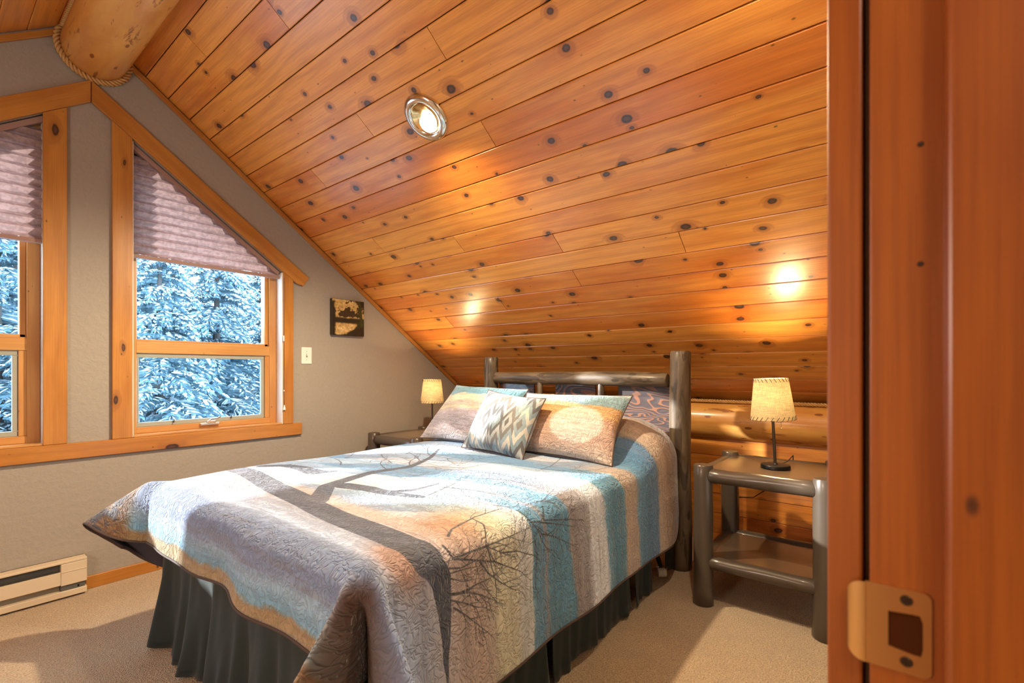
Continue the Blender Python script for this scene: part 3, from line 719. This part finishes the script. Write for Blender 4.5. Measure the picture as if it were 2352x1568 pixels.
# ------------------------------------------------------------------ bed: headboard, frame, mattress
bed = empty('log_bed', (1.7, 1.69, 0), 0, 'log framed bed with tall grey brown headboard posts', 'bed')
log('headboard_post', (2.79, .965, 0), (2.79, .965, 1.262), .062, .058, M['bedlog'], bed, .03, 101, 24, 20, .010, .006)
log('headboard_post', (2.79, 2.425, 0), (2.79, 2.425, 1.25), .060, .055, M['bedlog'], bed, .03, 102, 24, 20, .010, .006)
log('top_rail', (2.775, 1.035, 1.094), (2.775, 2.365, 1.094), .046, .043, M['bedlog'], bed, .05, 103, 22, 20, .012, .004)
log('lower_rail', (2.785, 1.02, .52), (2.785, 2.37, .52), .045, .045, M['bedlog'], bed, .04, 104, 18, 14, .012)
for i, vv in enumerate((1.948, 1.468)):
    log('spindle', (2.765, vv, .54), (2.765, vv, 1.075), .022, .021, M['bedlog'], bed, .05, 110+i, 14, 10, .004)
for a, b in ((2.04, 2.372), (1.54, 1.855), (1.02, 1.375)):
    box('headboard_panel', 2.822, 2.840, a, b, .50, 1.075, M['panel'], bed, .002)
box('mattress', .74, 2.70, 1.03, 2.40, .42, .655, M['white'], bed, .05, 3)
box('box_spring', .74, 2.70, 1.03, 2.40, .20, .415, M['blackfabric'], bed, .02, 2)
bm = bmesh.new()
for v in (1.06, 2.36): box_bm(.76, 2.72, v-.015, v+.015, .165, .195, bm=bm)
for u in (1.0, 1.9, 2.56): box_bm(u-.015, u+.015, 1.06, 2.36, .165, .195, bm=bm)
bmo('bed_frame', bm, M['blackmetal'], bed)
for i, (u, v) in enumerate(((2.60, 1.005), (2.60, 2.33), (1.0, 1.08), (1.0, 2.33))):
    lg_ = log('frame_leg', (u-.01, v+.04, .17), (u, v+.004, .055), .014, .012, M['blackmetal'], bed, 0, 0, 12, 4, .002)
    link('caster', smooth_me(tube_me('caster', [(u-.022*.62, v+.022*.78, .0245), (u+.022*.62, v-.022*.78, .0245)], [.0245, .0245], 20), 40), M['white'], bed, Matrix.Identity(4))
    me = tube_me('caster_fork', [(u-.029*.62, v+.029*.78, .03), (u-.029*.62, v+.029*.78, .058), (u+.029*.62, v-.029*.78, .058), (u+.029*.62, v-.029*.78, .03)], .0028, 8); link('caster_fork', me, M['chrome'], bed, Matrix.Identity(4))
# bed skirt : pleated panels hanging from under the mattress to the carpet
def skirt(pathpts, seed, amp=.012, flare=.0):
    """closed thin pleated cloth along a polyline [(u,v)], outward normal to its right"""
    rs = random.Random(seed); P = [Vector((a, b, 0)) for a, b in pathpts]; L = [0]
    for i in range(1, len(P)): L.append(L[-1]+(P[i]-P[i-1]).length)
    n = int(L[-1]/.010); rows = 14; vs_, fs = [], []; phs = [rs.uniform(0, 6) for _ in range(4)]
    for i in range(n+1):
        s = L[-1]*i/n; j = max(k for k in range(len(L)) if L[k] <= s+1e-9); j = min(j, len(P)-2)
        t = (s-L[j])/(L[j+1]-L[j]); p = P[j].lerp(P[j+1], t); d = (P[j+1]-P[j]).normalized()
        # soften the normal near corners
        if j > 0 and t*(L[j+1]-L[j]) < .03: d = (d+(P[j]-P[j-1]).normalized()).normalized()
        nrm = Vector((d.y, -d.x, 0))
        for r in range(rows+1):
            h = r/rows; z = .43*(1-h)+.012*h
            w_ = amp*h*(math.sin(s*21+phs[0])+.7*math.sin(s*37+phs[1]+h*.9)+.5*math.sin(s*63+phs[2]-h*.6))
            w_ += .004*math.sin(s*90+h*5)*h + flare*h*h
            vs_.append(p+nrm*(w_+.004)+Vector((0, 0, z+.008*math.sin(s*17+phs[3])*h)))
    for i in range(n):
        for r in range(rows): a = i*(rows+1)+r; fs.append((a, a+1, a+rows+2, a+rows+1))
    me = mesh('bed_skirt', vs_, fs, True); return me
def add_skirt(pts, seed, amp, flare):
    o = link('bed_skirt_panel', skirt(pts, seed, amp, flare), M['blackfabric'], sk, Matrix.Identity(4))
    m_ = o.modifiers.new('thick', 'SOLIDIFY'); m_.thickness = .002; return o
sk = empty('bed_skirt', (.72, 1.7, 0), 0, 'black pleated bed skirt hanging below the quilt to the carpet', 'bed skirt')
add_skirt([(.675, 2.44), (.675, 2.0), (.675, 1.60), (.675, .99)], 1, .020, .03)
add_skirt([(.69, .99), (1.42, .99)], 2, .009, .01)
add_skirt([(1.46, .985), (2.12, .985)], 3, .008, .012)
add_skirt([(2.16, .985), (2.40, .985)], 4, .010, .01)
add_skirt([(2.64, .995), (2.73, .995)], 6, .006, .0)
add_skirt([(2.66, 2.44), (.675, 2.44)], 5, .012, .01)

# ------------------------------------------------------------------ quilt print (cloth coordinates a = along the bed, b = across)
A0, A1, B0, B1 = .38, 2.76, .48, 2.96
STROKES =  [[(0.908,0.962),(0.915,0.92),(1.013,0.889),(1.082,0.867),(1.193,0.806)],[(0.915,0.92),(0.995,0.92),(1.063,0.92),(1.141,0.92),(1.202,0.92)],[(0.952,0.99),(0.999,1.023),(1.131,1.054),(1.265,1.048),(1.313,1.023)],[(1.114,1.046),(1.103,0.99),(1.052,0.92),(1.115,0.884)],[(1.013,0.889),(1.051,0.841),(1.098,0.804),(1.157,0.762)],[(0.895,0.899),(0.941,0.889),(0.998,0.893)],[(0.898,0.886),(0.955,0.882)],[(0.898,0.872),(0.934,0.855)],[(0.895,0.833),(0.941,0.823),(0.998,0.828),(1.035,0.825)],[(0.895,0.831),(0.962,0.816),(1.013,0.793),(1.058,0.766)],[(0.895,0.816),(0.941,0.794),(0.998,0.763)],[(0.901,0.795),(0.948,0.758),(0.99,0.721),(1.02,0.694)],[(1.263,1.086),(1.293,1.031),(1.408,0.99),(1.499,0.962)],[(1.408,0.99),(1.427,0.991),(1.532,1.023)],[(1.279,0.997),(1.286,0.936),(1.308,0.899),(1.329,0.858),(1.36,0.819)],[(1.286,0.936),(1.36,0.909),(1.473,0.869)],[(1.392,0.967),(1.353,0.92),(1.521,0.876)],[(1.329,0.881),(1.404,0.849),(1.485,0.802)],[(1.107,0.886),(1.193,0.867),(1.249,0.839)],[(1.057,0.922),(1.058,0.895),(1.066,0.857),(1.082,0.81)],[(1.288,0.869),(1.298,0.807),(1.288,0.752)],[(1.536,1.779),(1.58,1.69),(1.643,1.577),(1.82,1.564),(1.857,1.481)],[(1.359,1.632),(1.472,1.575),(1.57,1.452),(1.673,1.237)],[(1.185,1.334),(1.331,1.364),(1.487,1.417)],[(1.52,2.017),(1.473,1.928),(1.492,1.87),(1.557,1.896)],[(1.936,1.145),(1.896,1.014),(1.961,0.936)],[(1.659,1.921),(1.744,1.736),(1.931,1.66)],[(1.624,2.219),(1.564,2.121),(1.52,2.017)],[(1.44,1.423),(1.549,1.235),(1.542,1.054)],[(1.286,1.376),(1.353,1.163),(1.395,1.031)]]
def disc_lines(mask, pts, w0, w1, res, soft=.6):
    H, Wd = mask.shape; L = [0]
    for i in range(1, len(pts)): L.append(L[-1]+math.hypot(pts[i][0]-pts[i-1][0], pts[i][1]-pts[i-1][1]))
    tot = max(L[-1], 1e-6); n = max(2, int(tot/.0022))
    for i in range(n+1):
        s = tot*i/n; j = 0
        while j < len(pts)-2 and L[j+1] < s: j += 1
        t = (s-L[j])/max(1e-9, L[j+1]-L[j]); a = pts[j][0]*(1-t)+pts[j+1][0]*t; b = pts[j][1]*(1-t)+pts[j+1][1]*t
        r = (w0+(w1-w0)*s/tot)/2; x = (a-A0)/res; y = (b-B0)/res; R = r/res+1.2
        x0, x1, y0, y1 = int(x-R), int(x+R)+2, int(y-R), int(y+R)+2
        if x0 < 0 or y0 < 0 or x1 > Wd or y1 > H: continue
        yy, xx = np.ogrid[y0:y1, x0:x1]; d = np.sqrt((xx-x)**2+(yy-y)**2)*res
        mask[y0:y1, x0:x1] = np.maximum(mask[y0:y1, x0:x1], np.clip((r-d)/(res*soft)+.5, 0, 1))
def quilt_print(res=.0015):
    Wd, H = int((A1-A0)/res), int((B1-B0)/res)
    b, a = np.mgrid[0:H, 0:Wd]*res; a += A0; b += B0
    n1 = fract(H, Wd, 4, 9, 5, 1, .6); n2 = fract(H, Wd, 30, 60, 4, 2, .7); n3 = fract(H, Wd, 6, 70, 4, 5, .7)
    aa = a+(n1-.5)*.09+(n2-.5)*.035
    stops = [(.38, (.70, .60, .40)), (.455, (.66, .52, .33)), (.475, (.50, .68, .72)), (.53, (.62, .72, .74)), (.56, (.52, .57, .63)), (.66, (.44, .49, .56)), (.715, (.70, .73, .77)), (.80, (.66, .65, .66)),
        (.905, (.74, .64, .57)), (.99, (.75, .63, .54)), (1.03, (.76, .66, .57)), (1.085, (.85, .80, .64)), (1.17, (.87, .82, .68)), (1.20, (.86, .84, .78)), (1.262, (.88, .86, .80)), (1.275, (.36, .56, .63)),
        (1.335, (.36, .57, .66)), (1.35, (.60, .56, .55)), (1.37, (.34, .56, .64)), (1.49, (.36, .58, .66)), (1.51, (.64, .58, .54)), (1.60, (.66, .63, .61)), (1.64, (.92, .91, .88)), (1.765, (.94, .93, .90)), (1.79, (.44, .66, .72)),
        (1.86, (.26, .52, .60)), (1.95, (.32, .56, .63)), (1.975, (.78, .66, .54)), (2.09, (.74, .64, .54)), (2.11, (.40, .60, .68)), (2.20, (.30, .52, .62)), (2.31, (.36, .50, .60)), (2.335, (.80, .68, .55)), (2.45, (.76, .62, .49)), (2.55, (.64, .55, .48)), (2.60, (.70, .68, .66)), (2.76, (.60, .60, .60))]
    xs = [s[0] for s in stops]; col = np.stack([np.interp(aa, xs, [s[1][k] for s in stops]) for k in range(3)], -1)
    # the top of the quilt: paler, bluer, with cross bands
    top = sm(b, 1.0, 1.25)*sm(a, .93, 1.0)*(1-sm(a, 2.2, 2.4)); g2 = np.sin((a*1.0+b*.35)*15+(n1-.5)*3)
    tcol = np.where((g2 > .15)[..., None], np.array([.76, .78, .80]), np.array([.42, .54, .64])); col = col*(1-.68*top[..., None])+tcol*(.68*top[..., None])
    # moon-tan patch beside the trunk fold
    orange = np.exp(-(((a-1.03)/.10)**2+((b-1.06)/.10)**2)); col = lerp(col, (.72, .42, .20), np.clip(orange*.8*(.4+.8*n2), 0, .5))
    phi_ = np.degrees(np.arctan2(np.maximum(1.01-b, 0), np.maximum(.70-a, 1e-4))); dd_ = np.hypot(np.maximum(1.01-b, 0), np.maximum(.70-a, 0)); brown = np.exp(-((phi_-41)/26.)**4)*sm(dd_, .05, .12)*(b < 1.01)*(a < .70); col = lerp(col, (.30, .16, .09), np.clip(brown, 0, .95))  # shade inside the near-corner fold, painted into the print as dark brown
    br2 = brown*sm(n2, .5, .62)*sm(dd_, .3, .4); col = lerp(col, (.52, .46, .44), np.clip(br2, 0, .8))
    orn2 = np.exp(-(((a-.76)/.05)**2+((b-.97)/.09)**2)); col = lerp(col, (.62, .36, .20), np.clip(orn2*.9, 0, .6))
    farc = sm(b, 2.46, 2.52)*sm(.74-a, 0, .08); col = lerp(col, (.50, .34, .20), np.clip(farc*(.4+n1), 0, .9)); col = lerp(col, (.24, .23, .25), np.clip(farc*sm(n2+.0, .52, .6)*sm(b, 2.5, 2.56)*(1-sm(b, 2.62, 2.68)), 0, .8))
    col *= (.80+.40*n3)[..., None]
    # side speckle
    sp_ = sm(n3, .60, .72)*.35; col = lerp(col, (.42, .38, .36), sp_)
    m = np.zeros((H, Wd)); mt = np.zeros((H, Wd))
    trunk = [(.985, 2.80), (.965, 2.56), (.922, 2.10), (.872, 1.70), (.855, 1.52), (.825, 1.20), (.822, 1.02), (.835, .94)]
    disc_lines(mt, trunk, .085, .10, res); disc_lines(mt, [(.835, .94), (.862, .88), (.868, .80), (.866, .72)], .085, .030, res); disc_lines(mt, [(.866, .72), (.86, .68), (.862, .62)], .03, .008, res)
    disc_lines(mt, [(.90, 1.60), (1.024, 1.75), (1.266, 1.805), (1.472, 1.80), (1.722, 1.924), (1.9, 2.05)], .075, .012, res)
    disc_lines(mt, [(1.05, 2.36), (1.12, 2.28), (1.14, 2.152), (1.13, 2.02)], .06, .085, res); disc_lines(mt, [(1.13, 2.02), (1.19, 1.96)], .07, .02, res)
    disc_lines(mt, [(1.07, 1.70), (1.11, 1.60), (1.124, 1.49), (1.155, 1.34)], .075, .03, res); disc_lines(mt, [(1.12, 1.52), (1.199, 1.44), (1.321, 1.423)], .04, .012, res)
    rs = random.Random(11)
    def twig(p, ang, L, w, dep):
        q = [p]; a_ = ang; n = 4
        for i in range(n): a_ += rs.uniform(-.28, .28); q.append((q[-1][0]+math.cos(a_)*L/n, q[-1][1]+math.sin(a_)*L/n))
        disc_lines(m, q, w, max(.0016, w*.5), res)
        if dep > 0:
            for k in (1, 2, 3, 4):
                if rs.random() < .55: twig(q[k], a_+rs.choice((-1, 1))*rs.uniform(.35, .9), L*rs.uniform(.45, .7), max(.0018, w*.6), dep-1)
    for s in STROKES:
        L = sum(math.hypot(s[i+1][0]-s[i][0], s[i+1][1]-s[i][1]) for i in range(len(s)-1)); w0 = min(.0085, .004+L*.012)
        disc_lines(m, s, w0, .0028, res)
        for i in range(len(s)-1):
            ang = math.atan2(s[i+1][1]-s[i][1], s[i+1][0]-s[i][0])
            for t in (.35, .8):
                p = (s[i][0]*(1-t)+s[i+1][0]*t, s[i][1]*(1-t)+s[i+1][1]*t)
                if rs.random() < .8: twig(p, ang+rs.choice((-1, 1))*rs.uniform(.4, .9), rs.uniform(.05, .11), .0032, 1)
        twig(s[-1], ang, .08, .003, 1)
    for (pa, pb) in ((1.35, 1.8), (1.5, 1.82), (1.62, 1.88), (1.2, 1.80), (1.75, 1.95), (1.3, 2.1), (1.45, 2.3), (1.85, 1.3), (1.7, 2.1)):
        for sgn in (-1, 1): twig((pa, pb), rs.uniform(-.4, .4)+sgn*rs.uniform(.3, 1.1), rs.uniform(.2, .36), .0075, 2)
    col = lerp(col, (.20, .20, .22), m*.8); col = lerp(col, (.165, .195, .245), mt*.93*(.85+.3*(n2-.5)))
    return np.clip(col*np.array([.90, .97, 1.10]), 0, 1)
def fabric(name, arr, bumpscale, bs, asp=1.04, puck=1.0):
    g, t = imgmat(name, arr, .85); uvn = g.N('UVMap').outputs[0]
    c = g.V('MULTIPLY', g.N('TexCoord').outputs['UV'], (bumpscale, bumpscale*asp, 1))
    w1 = g.N('TexNoise', {'Vector': c, 'Scale': .45, 'Detail': 2.}).outputs[1]
    c2 = g.V('ADD', c, g.V('MULTIPLY', w1, (2.6, 2.6, 0)))
    n = g.noise(c2, 1.0, 1, .4, .9); n2 = g.noise(g.V('ADD', c2, (31, 7, 0)), 1.0, 1, .4, .9)
    groove = g.M('MINIMUM', g.M('ABSOLUTE', g.M('SUBTRACT', n, .5)), g.M('ABSOLUTE', g.M('SUBTRACT', n2, .5)))
    h = g.M('POWER', g.step(groove, .0, .085), .7)
    puff = g.noise(c, 2.2, 2)
    base = g.mix(g.step(groove, .0, .018), (.74, .74, .76, 1), (1, 1, 1, 1)); fin = g.mix(1., t.outputs[0], base, 'MULTIPLY')
    g.set(Base_Color=fin, Sheen_Weight=.25)
    g.bump(g.M('ADD', h, g.M('MULTIPLY', puff, .35*puck)), bs, .006); return g.m
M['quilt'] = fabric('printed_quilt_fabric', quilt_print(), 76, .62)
M['lining'] = plain('dark_quilt_lining', (.05, .045, .06), .9, 0, .3, 60)
M['binding'] = plain('dark_brown_binding', (.07, .045, .035), .8)

# ------------------------------------------------------------------ quilt sheet
AI, BN, BF, RHO, ZT = .70, 1.01, 2.41, .08, .69
amin, bmin, bmax = .415, .515, 2.87
def gs(x, m_, s_): return math.exp(-((x-m_)/s_)**2)
def quilt_point(a, b):
    da = max(0., AI-a); db = max(0., BN-b, b-BF); near = b < (BN+BF)/2
    d = math.hypot(da, db); px = max(a, AI); py = min(max(b, BN), BF)
    # gentle lumps of the mattress top and raised sleeping pillows under the quilt at the head
    up = sm(np.array(px), 2.16, 2.50)*1.
    up = float(up)*(1-float(sm(np.array(px), 2.62, 2.76))*.35)
    bump = .185*up*(float(sm(np.array(b if b < 1.7 else 3.4-b), .74, 1.16)))
    lump = .006*math.sin(px*7+py*3)+.004*math.sin(py*11-px*5)-.012*float(sm(np.array(abs(b-1.71)), .45, .75))
    z = ZT+lump*.8+bump
    if d < 1e-6: return Vector((px, py, z))
    phi = math.atan2(db, da)                       # 0 = foot side, pi/2 = long side
    ph = math.degrees(phi); N_ = 14; out = dn_ = 0.
    if da > 0 and db > 0: pass
    sfoot = abs(py-(BN if near else BF)) if db == 0 else 0.
    sside = px-AI if da == 0 else 0.
    fall = math.exp(-(sfoot/.16)**2)*math.exp(-(sside/.18)**2)
    for i in range(N_):
        q = d*(i+.5)/N_; dl = d/N_
        if near:
            al = .05+(.84*gs(ph, 17, 9)-.66*gs(ph, 44, 15)+.92*gs(ph, 74, 10))*fall*min(1, max(0, (q-.03)/.12))
            if fall < 1: al += 0
            th = min(q/RHO, PI/2)-al*min(1, q/RHO)
        else:
            tipf = gs(ph, 48, 30)*fall
            al = .05+.95*tipf*(1-float(sm(np.array(q), .36, .46)))-1.0*gs(ph, 62, 22)*fall*float(sm(np.array(q), .38, .46))
            th = min(q/RHO, PI/2)-al*min(1, q/RHO)
        out += math.cos(th)*dl; dn_ += math.sin(th)*dl
    # soft ripples growing toward the hem
    if da > 0 and db == 0:
        out += .020*(d/.29)**1.4*(math.sin(py*9.5+.6)*.8+math.sin(py*17+1.3)*.4)*(1-.6*fall); dn_ += .0
    if db > 0 and da == 0:
        out += .012*(d/.5)*(math.sin(px*8.2+.5)*.8+math.sin(px*15.1+2)*.35)*(1-.5*fall)
        z -= bump*float(sm(np.array(d), .1, .45))
        dn_ *= 1-.05*math.sin(px*5)*(d/.5)**2*0
    ca, sa = (math.cos(phi), math.sin(phi))
    return Vector((px-ca*out, py+(-1 if near else 1)*sa*out, z-dn_))
def quilt_mesh():
    na, nb = 250, 270; R = .15; vs_, fs, uv = [], [], []
    for j in range(nb+1):
        b = bmin+(bmax-bmin)*j/nb; am = 2.715; t = b-bmin
        am = 2.63+.085*float(sm(np.array(b if b < 1.7 else 3.4-b), .95, 1.25))
        if t < R: am -= R-math.sqrt(max(0, R*R-(R-t)**2))
        for i in range(na+1):
            a = amin+(am-amin)*i/na; vs_.append(quilt_point(a, b)); uv.append(((a-A0)/(A1-A0), 1-(b-B0)/(B1-B0)))
    for j in range(nb):
        for i in range(na): k = j*(na+1)+i; fs.append((k, k+na+1, k+na+2, k+1))
    me = mesh('quilt', vs_, fs, True); u_ = me.uv_layers.new(name='UVMap'); li = np.empty(len(me.loops), np.int32); me.loops.foreach_get('vertex_index', li)
    u_.data.foreach_set('uv', np.array(uv, np.float32)[li].ravel()); return me, na, nb
qm, qa, qb = quilt_mesh()
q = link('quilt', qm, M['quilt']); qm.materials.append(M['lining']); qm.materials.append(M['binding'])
tag(q, 'large quilt printed with bare branches and blue, cream and tan bands draped over the bed', 'quilt')
if qm.polygons[qa*(qb//2)+qa//2].normal.z < 0: qm.flip_normals()
md = q.modifiers.new('thick', 'SOLIDIFY'); md.thickness = .008; md.offset = -1; md.material_offset = 1; md.material_offset_rim = 2
# binding along the hem as a part
bp = [qm.vertices[j*(qa+1)].co.copy() for j in range(0, qb+1)]
edge = [qm.vertices[i].co.copy() for i in range(qa, -1, -1)]+bp[1:]+[qm.vertices[qb*(qa+1)+i].co.copy() for i in range(1, qa+1)]
link('hem_binding', smooth_me(tube_me('hem_binding', edge[::2], .0045, 6)), M['binding'], q, Matrix.Identity(4))

# ------------------------------------------------------------------ pillows
def sham_print(seed, tan):
    H, Wd = 360, 520; y, x = np.mgrid[0:H, 0:Wd]; y = y/H; x = x/Wd; n = fract(H, Wd, 5, 7, 5, seed, .6); n3 = fract(H, Wd, 60, 9, 3, seed+1, .7)
    yy = y+(n-.5)*.14; st = [(0, (.55, .66, .72)), (.07, (.40, .58, .66)), (.22, (.34, .54, .64)), (.25, (.72, .70, .64)), (.36, (.78, .74, .66)), (.44, (.62, .58, .56)), (.50, (.70, .66, .56)), (.58, (.58, .54, .58)), (.75, (.52, .50, .54)), (.85, (.60, .56, .58)), (1, (.66, .62, .60))]
    if tan: st = [(0, (.60, .66, .66)), (.08, (.46, .58, .62)), (.22, (.42, .54, .58)), (.26, (.70, .54, .36)), (.42, (.72, .56, .38)), (.5, (.66, .52, .44)), (.62, (.68, .58, .52)), (.8, (.66, .56, .52)), (1, (.70, .66, .62))]
    xs = [s[0] for s in st]; c = np.stack([np.interp(yy, xs, [s[1][k] for s in st]) for k in range(3)], -1)
    if tan:
        o = np.exp(-(((x-.22)/.16)**2+((y-.45)/.3)**2)); c = lerp(c, (.70, .42, .20), np.clip(o*.75, 0, 1))
        sun_patch = sm(-np.hypot((x-.66)*1.25, (y-.56)), -.30, -.25); c = lerp(c, (.80, .78, .76), sun_patch*.75)  # pale pool of sunlight painted into the sham print
    return c*(.82+.36*n3)[..., None]
def diamond_print():
    N = 480; y, x = np.mgrid[0:N, 0:N]/N; cols = 12; ci = np.floor(x*cols); fx = x*cols-ci; zig = np.abs(fx-.5)*2
    cc = np.abs(ci-(cols-1)/2); v = (y-.5)*9+zig*1.0*np.where(y < .5, -1, 1)*1.0
    lev = np.abs((y-.52)*9)+cc*.9+np.where(ci % 2 == 0, zig, 1-zig)*1.1
    k = np.floor(lev).astype(int) % 6
    pal = np.array([(.80, .78, .74), (.52, .60, .64), (.36, .36, .37), (.66, .68, .68), (.47, .46, .45), (.56, .64, .68)]); c = pal[k]*.86
    return c*(.94+.12*fract(N, N, 40, 40, 2, 3))[..., None]
def pillow(name, corners, thick, mat, lab, cat, grp, seed=0, sag=.02, pinch=.065, piping=True):
    """corners: TL, TR, BR, BL in world space, front side faces the viewer of that winding"""
    TL, TR, BR, BL = [Vector(c) for c in corners]; n_ = 44
    nrm = ((BL-TL).cross(TR-TL)).normalized(); rs = random.Random(seed); p1, p2, p3 = [rs.uniform(0, 6) for _ in range(3)]
    cen = (TL+TR+BR+BL)/4; vs_, uv, fs = [], [], []
    for side in (1, -1):
        for j in range(n_+1):
            for i in range(n_+1):
                u = i/n_; v = j/n_; p = TL.lerp(TR, u).lerp(BL.lerp(BR, u), v)
                eu = 1-(2*u-1)**2; ev = 1-(2*v-1)**2
                inn = (cen-p); k = 1.3*pinch*((1-abs(2*v-1)**2)*abs(2*u-1)**6+(1-abs(2*u-1)**2)*abs(2*v-1)**6)
                p = p+inn*k
                h = (max(eu, 0)*max(ev, 0))**.58*thick/2
                h *= 1+.10*math.sin(u*5+p1)*math.sin(v*4+p2)
                p = p+nrm*side*h+Vector((0, 0, -1))*sag*eu*ev*(1-v)+nrm*.006*math.sin(u*11+p3)*math.sin(v*9+p1)*eu*ev
                vs_.append(p); uv.append((u, 1-v))
    m1 = (n_+1)**2
    for s in (0, 1):
        for j in range(n_):
            for i in range(n_):
                k = s*m1+j*(n_+1)+i; f = (k, k+n_+1, k+n_+2, k+1); fs.append(f if s == 0 else f[::-1])
    me = mesh(name, vs_, fs, True); ul = me.uv_layers.new(name='UVMap')
    for l in me.loops: ul.data[l.index].uv = uv[l.vertex_index]
    org = Vector((cen.x, cen.y, min(c.z for c in (BR, BL)))); me.transform(Matrix.Translation(-org))
    if me.polygons[n_*n_//2].normal.dot(nrm) < 0: me.flip_normals()
    o = link(name, me, mat); o.location = org; tag(o, lab, cat, grp)
    if piping:
        e = [i for i in range(n_+1)]+[j*(n_+1)+n_ for j in range(1, n_+1)]+[n_*(n_+1)+i for i in range(n_-1, -1, -1)]+[j*(n_+1) for j in range(n_-1, -1, -1)]
        tp = tube_me('piping', [vs_[k]-org for k in e], .0036, 6); pp = bpy.data.objects.new('piping', tp); C.objects.link(pp); tp.materials.append(M['binding']); pp.parent = o
        tp.shade_smooth()
    return o
M['shamA'] = fabric('sham_teal_band', sham_print(21, False), 21, .6, .66); M['shamB'] = fabric('sham_tan_sun_patch', sham_print(31, True), 21, .6, .66)
g, t_ = imgmat('diamond_cushion_print', diamond_print(), .7); g.set(Sheen_Weight=.2); g.bump(g.noise(g.oc(), 14, 2), .3, .01); M['diam'] = g.m
pillow('pillow_sham', [(2.42, 2.43, 1.045), (2.42, 1.79, 1.03), (2.13, 1.77, .70), (2.11, 2.47, .70)], .20, M['shamA'], 'quilted pillow sham with a teal top band behind the diamond cushion', 'pillow', 'quilted pillow shams', 3)
pillow('pillow_sham', [(2.36, 1.76, 1.01), (2.40, 1.085, 1.015), (2.11, 1.06, .685), (2.11, 1.74, .695)], .20, M['shamB'], 'quilted pillow sham with tan and cream areas and a painted sun patch nearest the doorway', 'pillow', 'quilted pillow shams', 8)
pillow('throw_cushion', [(2.19, 1.925, 1.03), (2.15, 1.475, .995), (1.96, 1.49, .685), (2.00, 1.97, .70)], .18, M['diam'], 'square grey and white diamond pattern cushion in front of the two shams', 'cushion', None, 5)

# ------------------------------------------------------------------ outside: snow and snowy spruces
gr = box('snow_ground', -60, 60, 4.2, 90, -3.2, -3.0, M['snow']); tag(gr, kind='structure')
def spruce(x, y, z0, H, seed, lod=1.0):
    rs = random.Random(seed); nv, nf, sv, sf = [], [], [], []
    def quadp(V_, F_, a, b, c, d): k = len(V_); V_ += [a, b, c, d]; F_.append((k, k+1, k+2, k+3))
    z = .4
    while z < H-.15:
        rr = (1-z/H)**.85*H*.24+.12; nb = int(9*lod)+2
        for k in range(nb):
            th = rs.uniform(0, 2*PI); L = rr*rs.uniform(.75, 1.15); dx, dy = math.cos(th), math.sin(th); sx, sy = -dy, dx
            m = 8; pts = []
            zz = z+rs.uniform(-.08, .08)
            for i in range(m+1):
                t = i/m; pts.append(Vector((dx*L*t, dy*L*t, zz+.10*L*t-.55*L*t*t+rs.uniform(-.02, .02))))
            for i in range(1, m+1):
                p = pts[i]; w = L*.30*(1-(i/m)*.75)
                for s in (-1, 1):
                    for q_ in range(3):
                        ww = w*rs.uniform(.6, 1.1); fwd = rs.uniform(.15, .5)*w; dr = -rs.uniform(.05, .35)*w
                        tip = p+Vector((sx*s*ww+dx*fwd, sy*s*ww+dy*fwd, dr)); base = pts[i-1].lerp(p, rs.random()); th_ = .016+.018*rs.random()
                        quadp(nv, nf, base, base+Vector((dx*th_, dy*th_, .0)), tip+Vector((dx*th_*.4, dy*th_*.4, 0)), tip-Vector((0, 0, .05*rs.random()+.01)))
                        quadp(nv, nf, base, tip, tip-Vector((0, 0, .02)), base-Vector((0, 0, .05)))
                        if rs.random() < .72:
                            up = .012+.02*rs.random(); a0, a1 = base.lerp(tip, rs.uniform(0, .35)), base.lerp(tip, rs.uniform(.6, 1.0)); t2 = th_*rs.uniform(.8, 1.9)
                            hh = Vector((0, 0, up)); e = Vector((dx*t2, dy*t2, 0)); k = len(sv)
                            sv.extend([a0-e*.5, a0+e, a1+e*.6, a1-e*.4, (a0+a1)/2+hh+e*.3]); sf.extend([(k, k+1, k+4), (k+1, k+2, k+4), (k+2, k+3, k+4), (k+3, k, k+4)])
        z += .20+.12*rs.random()
    return nv, nf, sv, sf
protos = []
for i, (H, lod) in enumerate(((7.5, 1.0), (9, 1.0), (6.5, 1.1))):
    nv, nf, sv, sf = spruce(0, 0, 0, H, 50+i, lod); protos.append((H, mesh('needles', nv, nf), mesh('branch_snow', sv, sf, True)))
tspots = [(-1.35, 7.5, 2, .95)]  # added spruce out of view, placed to keep sun off the far sham
rt = random.Random(4)
for row, (yy_, sp_) in enumerate(((10.2, 3.3), (13.6, 3.6), (17.4, 4.2), (21.8, 4.8), (27., 5.4))):
    xx_ = -.6+(row % 2)*sp_*.5
    while xx_ < yy_*.5+1.5: tspots.append((xx_+rt.uniform(-.3, .3), yy_+rt.uniform(-.3, .3), rt.randrange(3), (.95, 1.05, 1.25, 1.45, 1.7)[row])); xx_ += sp_
for i, (x, y, k, s) in enumerate(tspots):
    r = empty('snowy_spruce', (x, y, -3.0), i*1.3, 'snow laden spruce tree outside the bedroom windows', 'tree', 'snowy spruces outside the windows'); r.scale = (s, s, s)
    for nm, me, mt_ in (('needles', protos[k][1], M['needles']), ('branch_snow', protos[k][2], M['snow'])):
        o = bpy.data.objects.new(nm, me); C.objects.link(o); o.parent = r
        if not me.materials: me.materials.append(mt_)
    H = protos[k][0]; 
    if i < 3: pass
    tm = bpy.data.meshes.get('spruce_trunk_%d' % k)
    if tm is None: tm = tube_me('spruce_trunk_%d' % k, [(0, 0, -.2), (0, 0, H*.5), (0, 0, H*.97)], [.14, .08, .015], 9); tm.materials.append(M['bark'])
    o = bpy.data.objects.new('trunk', tm); C.objects.link(o); o.parent = r
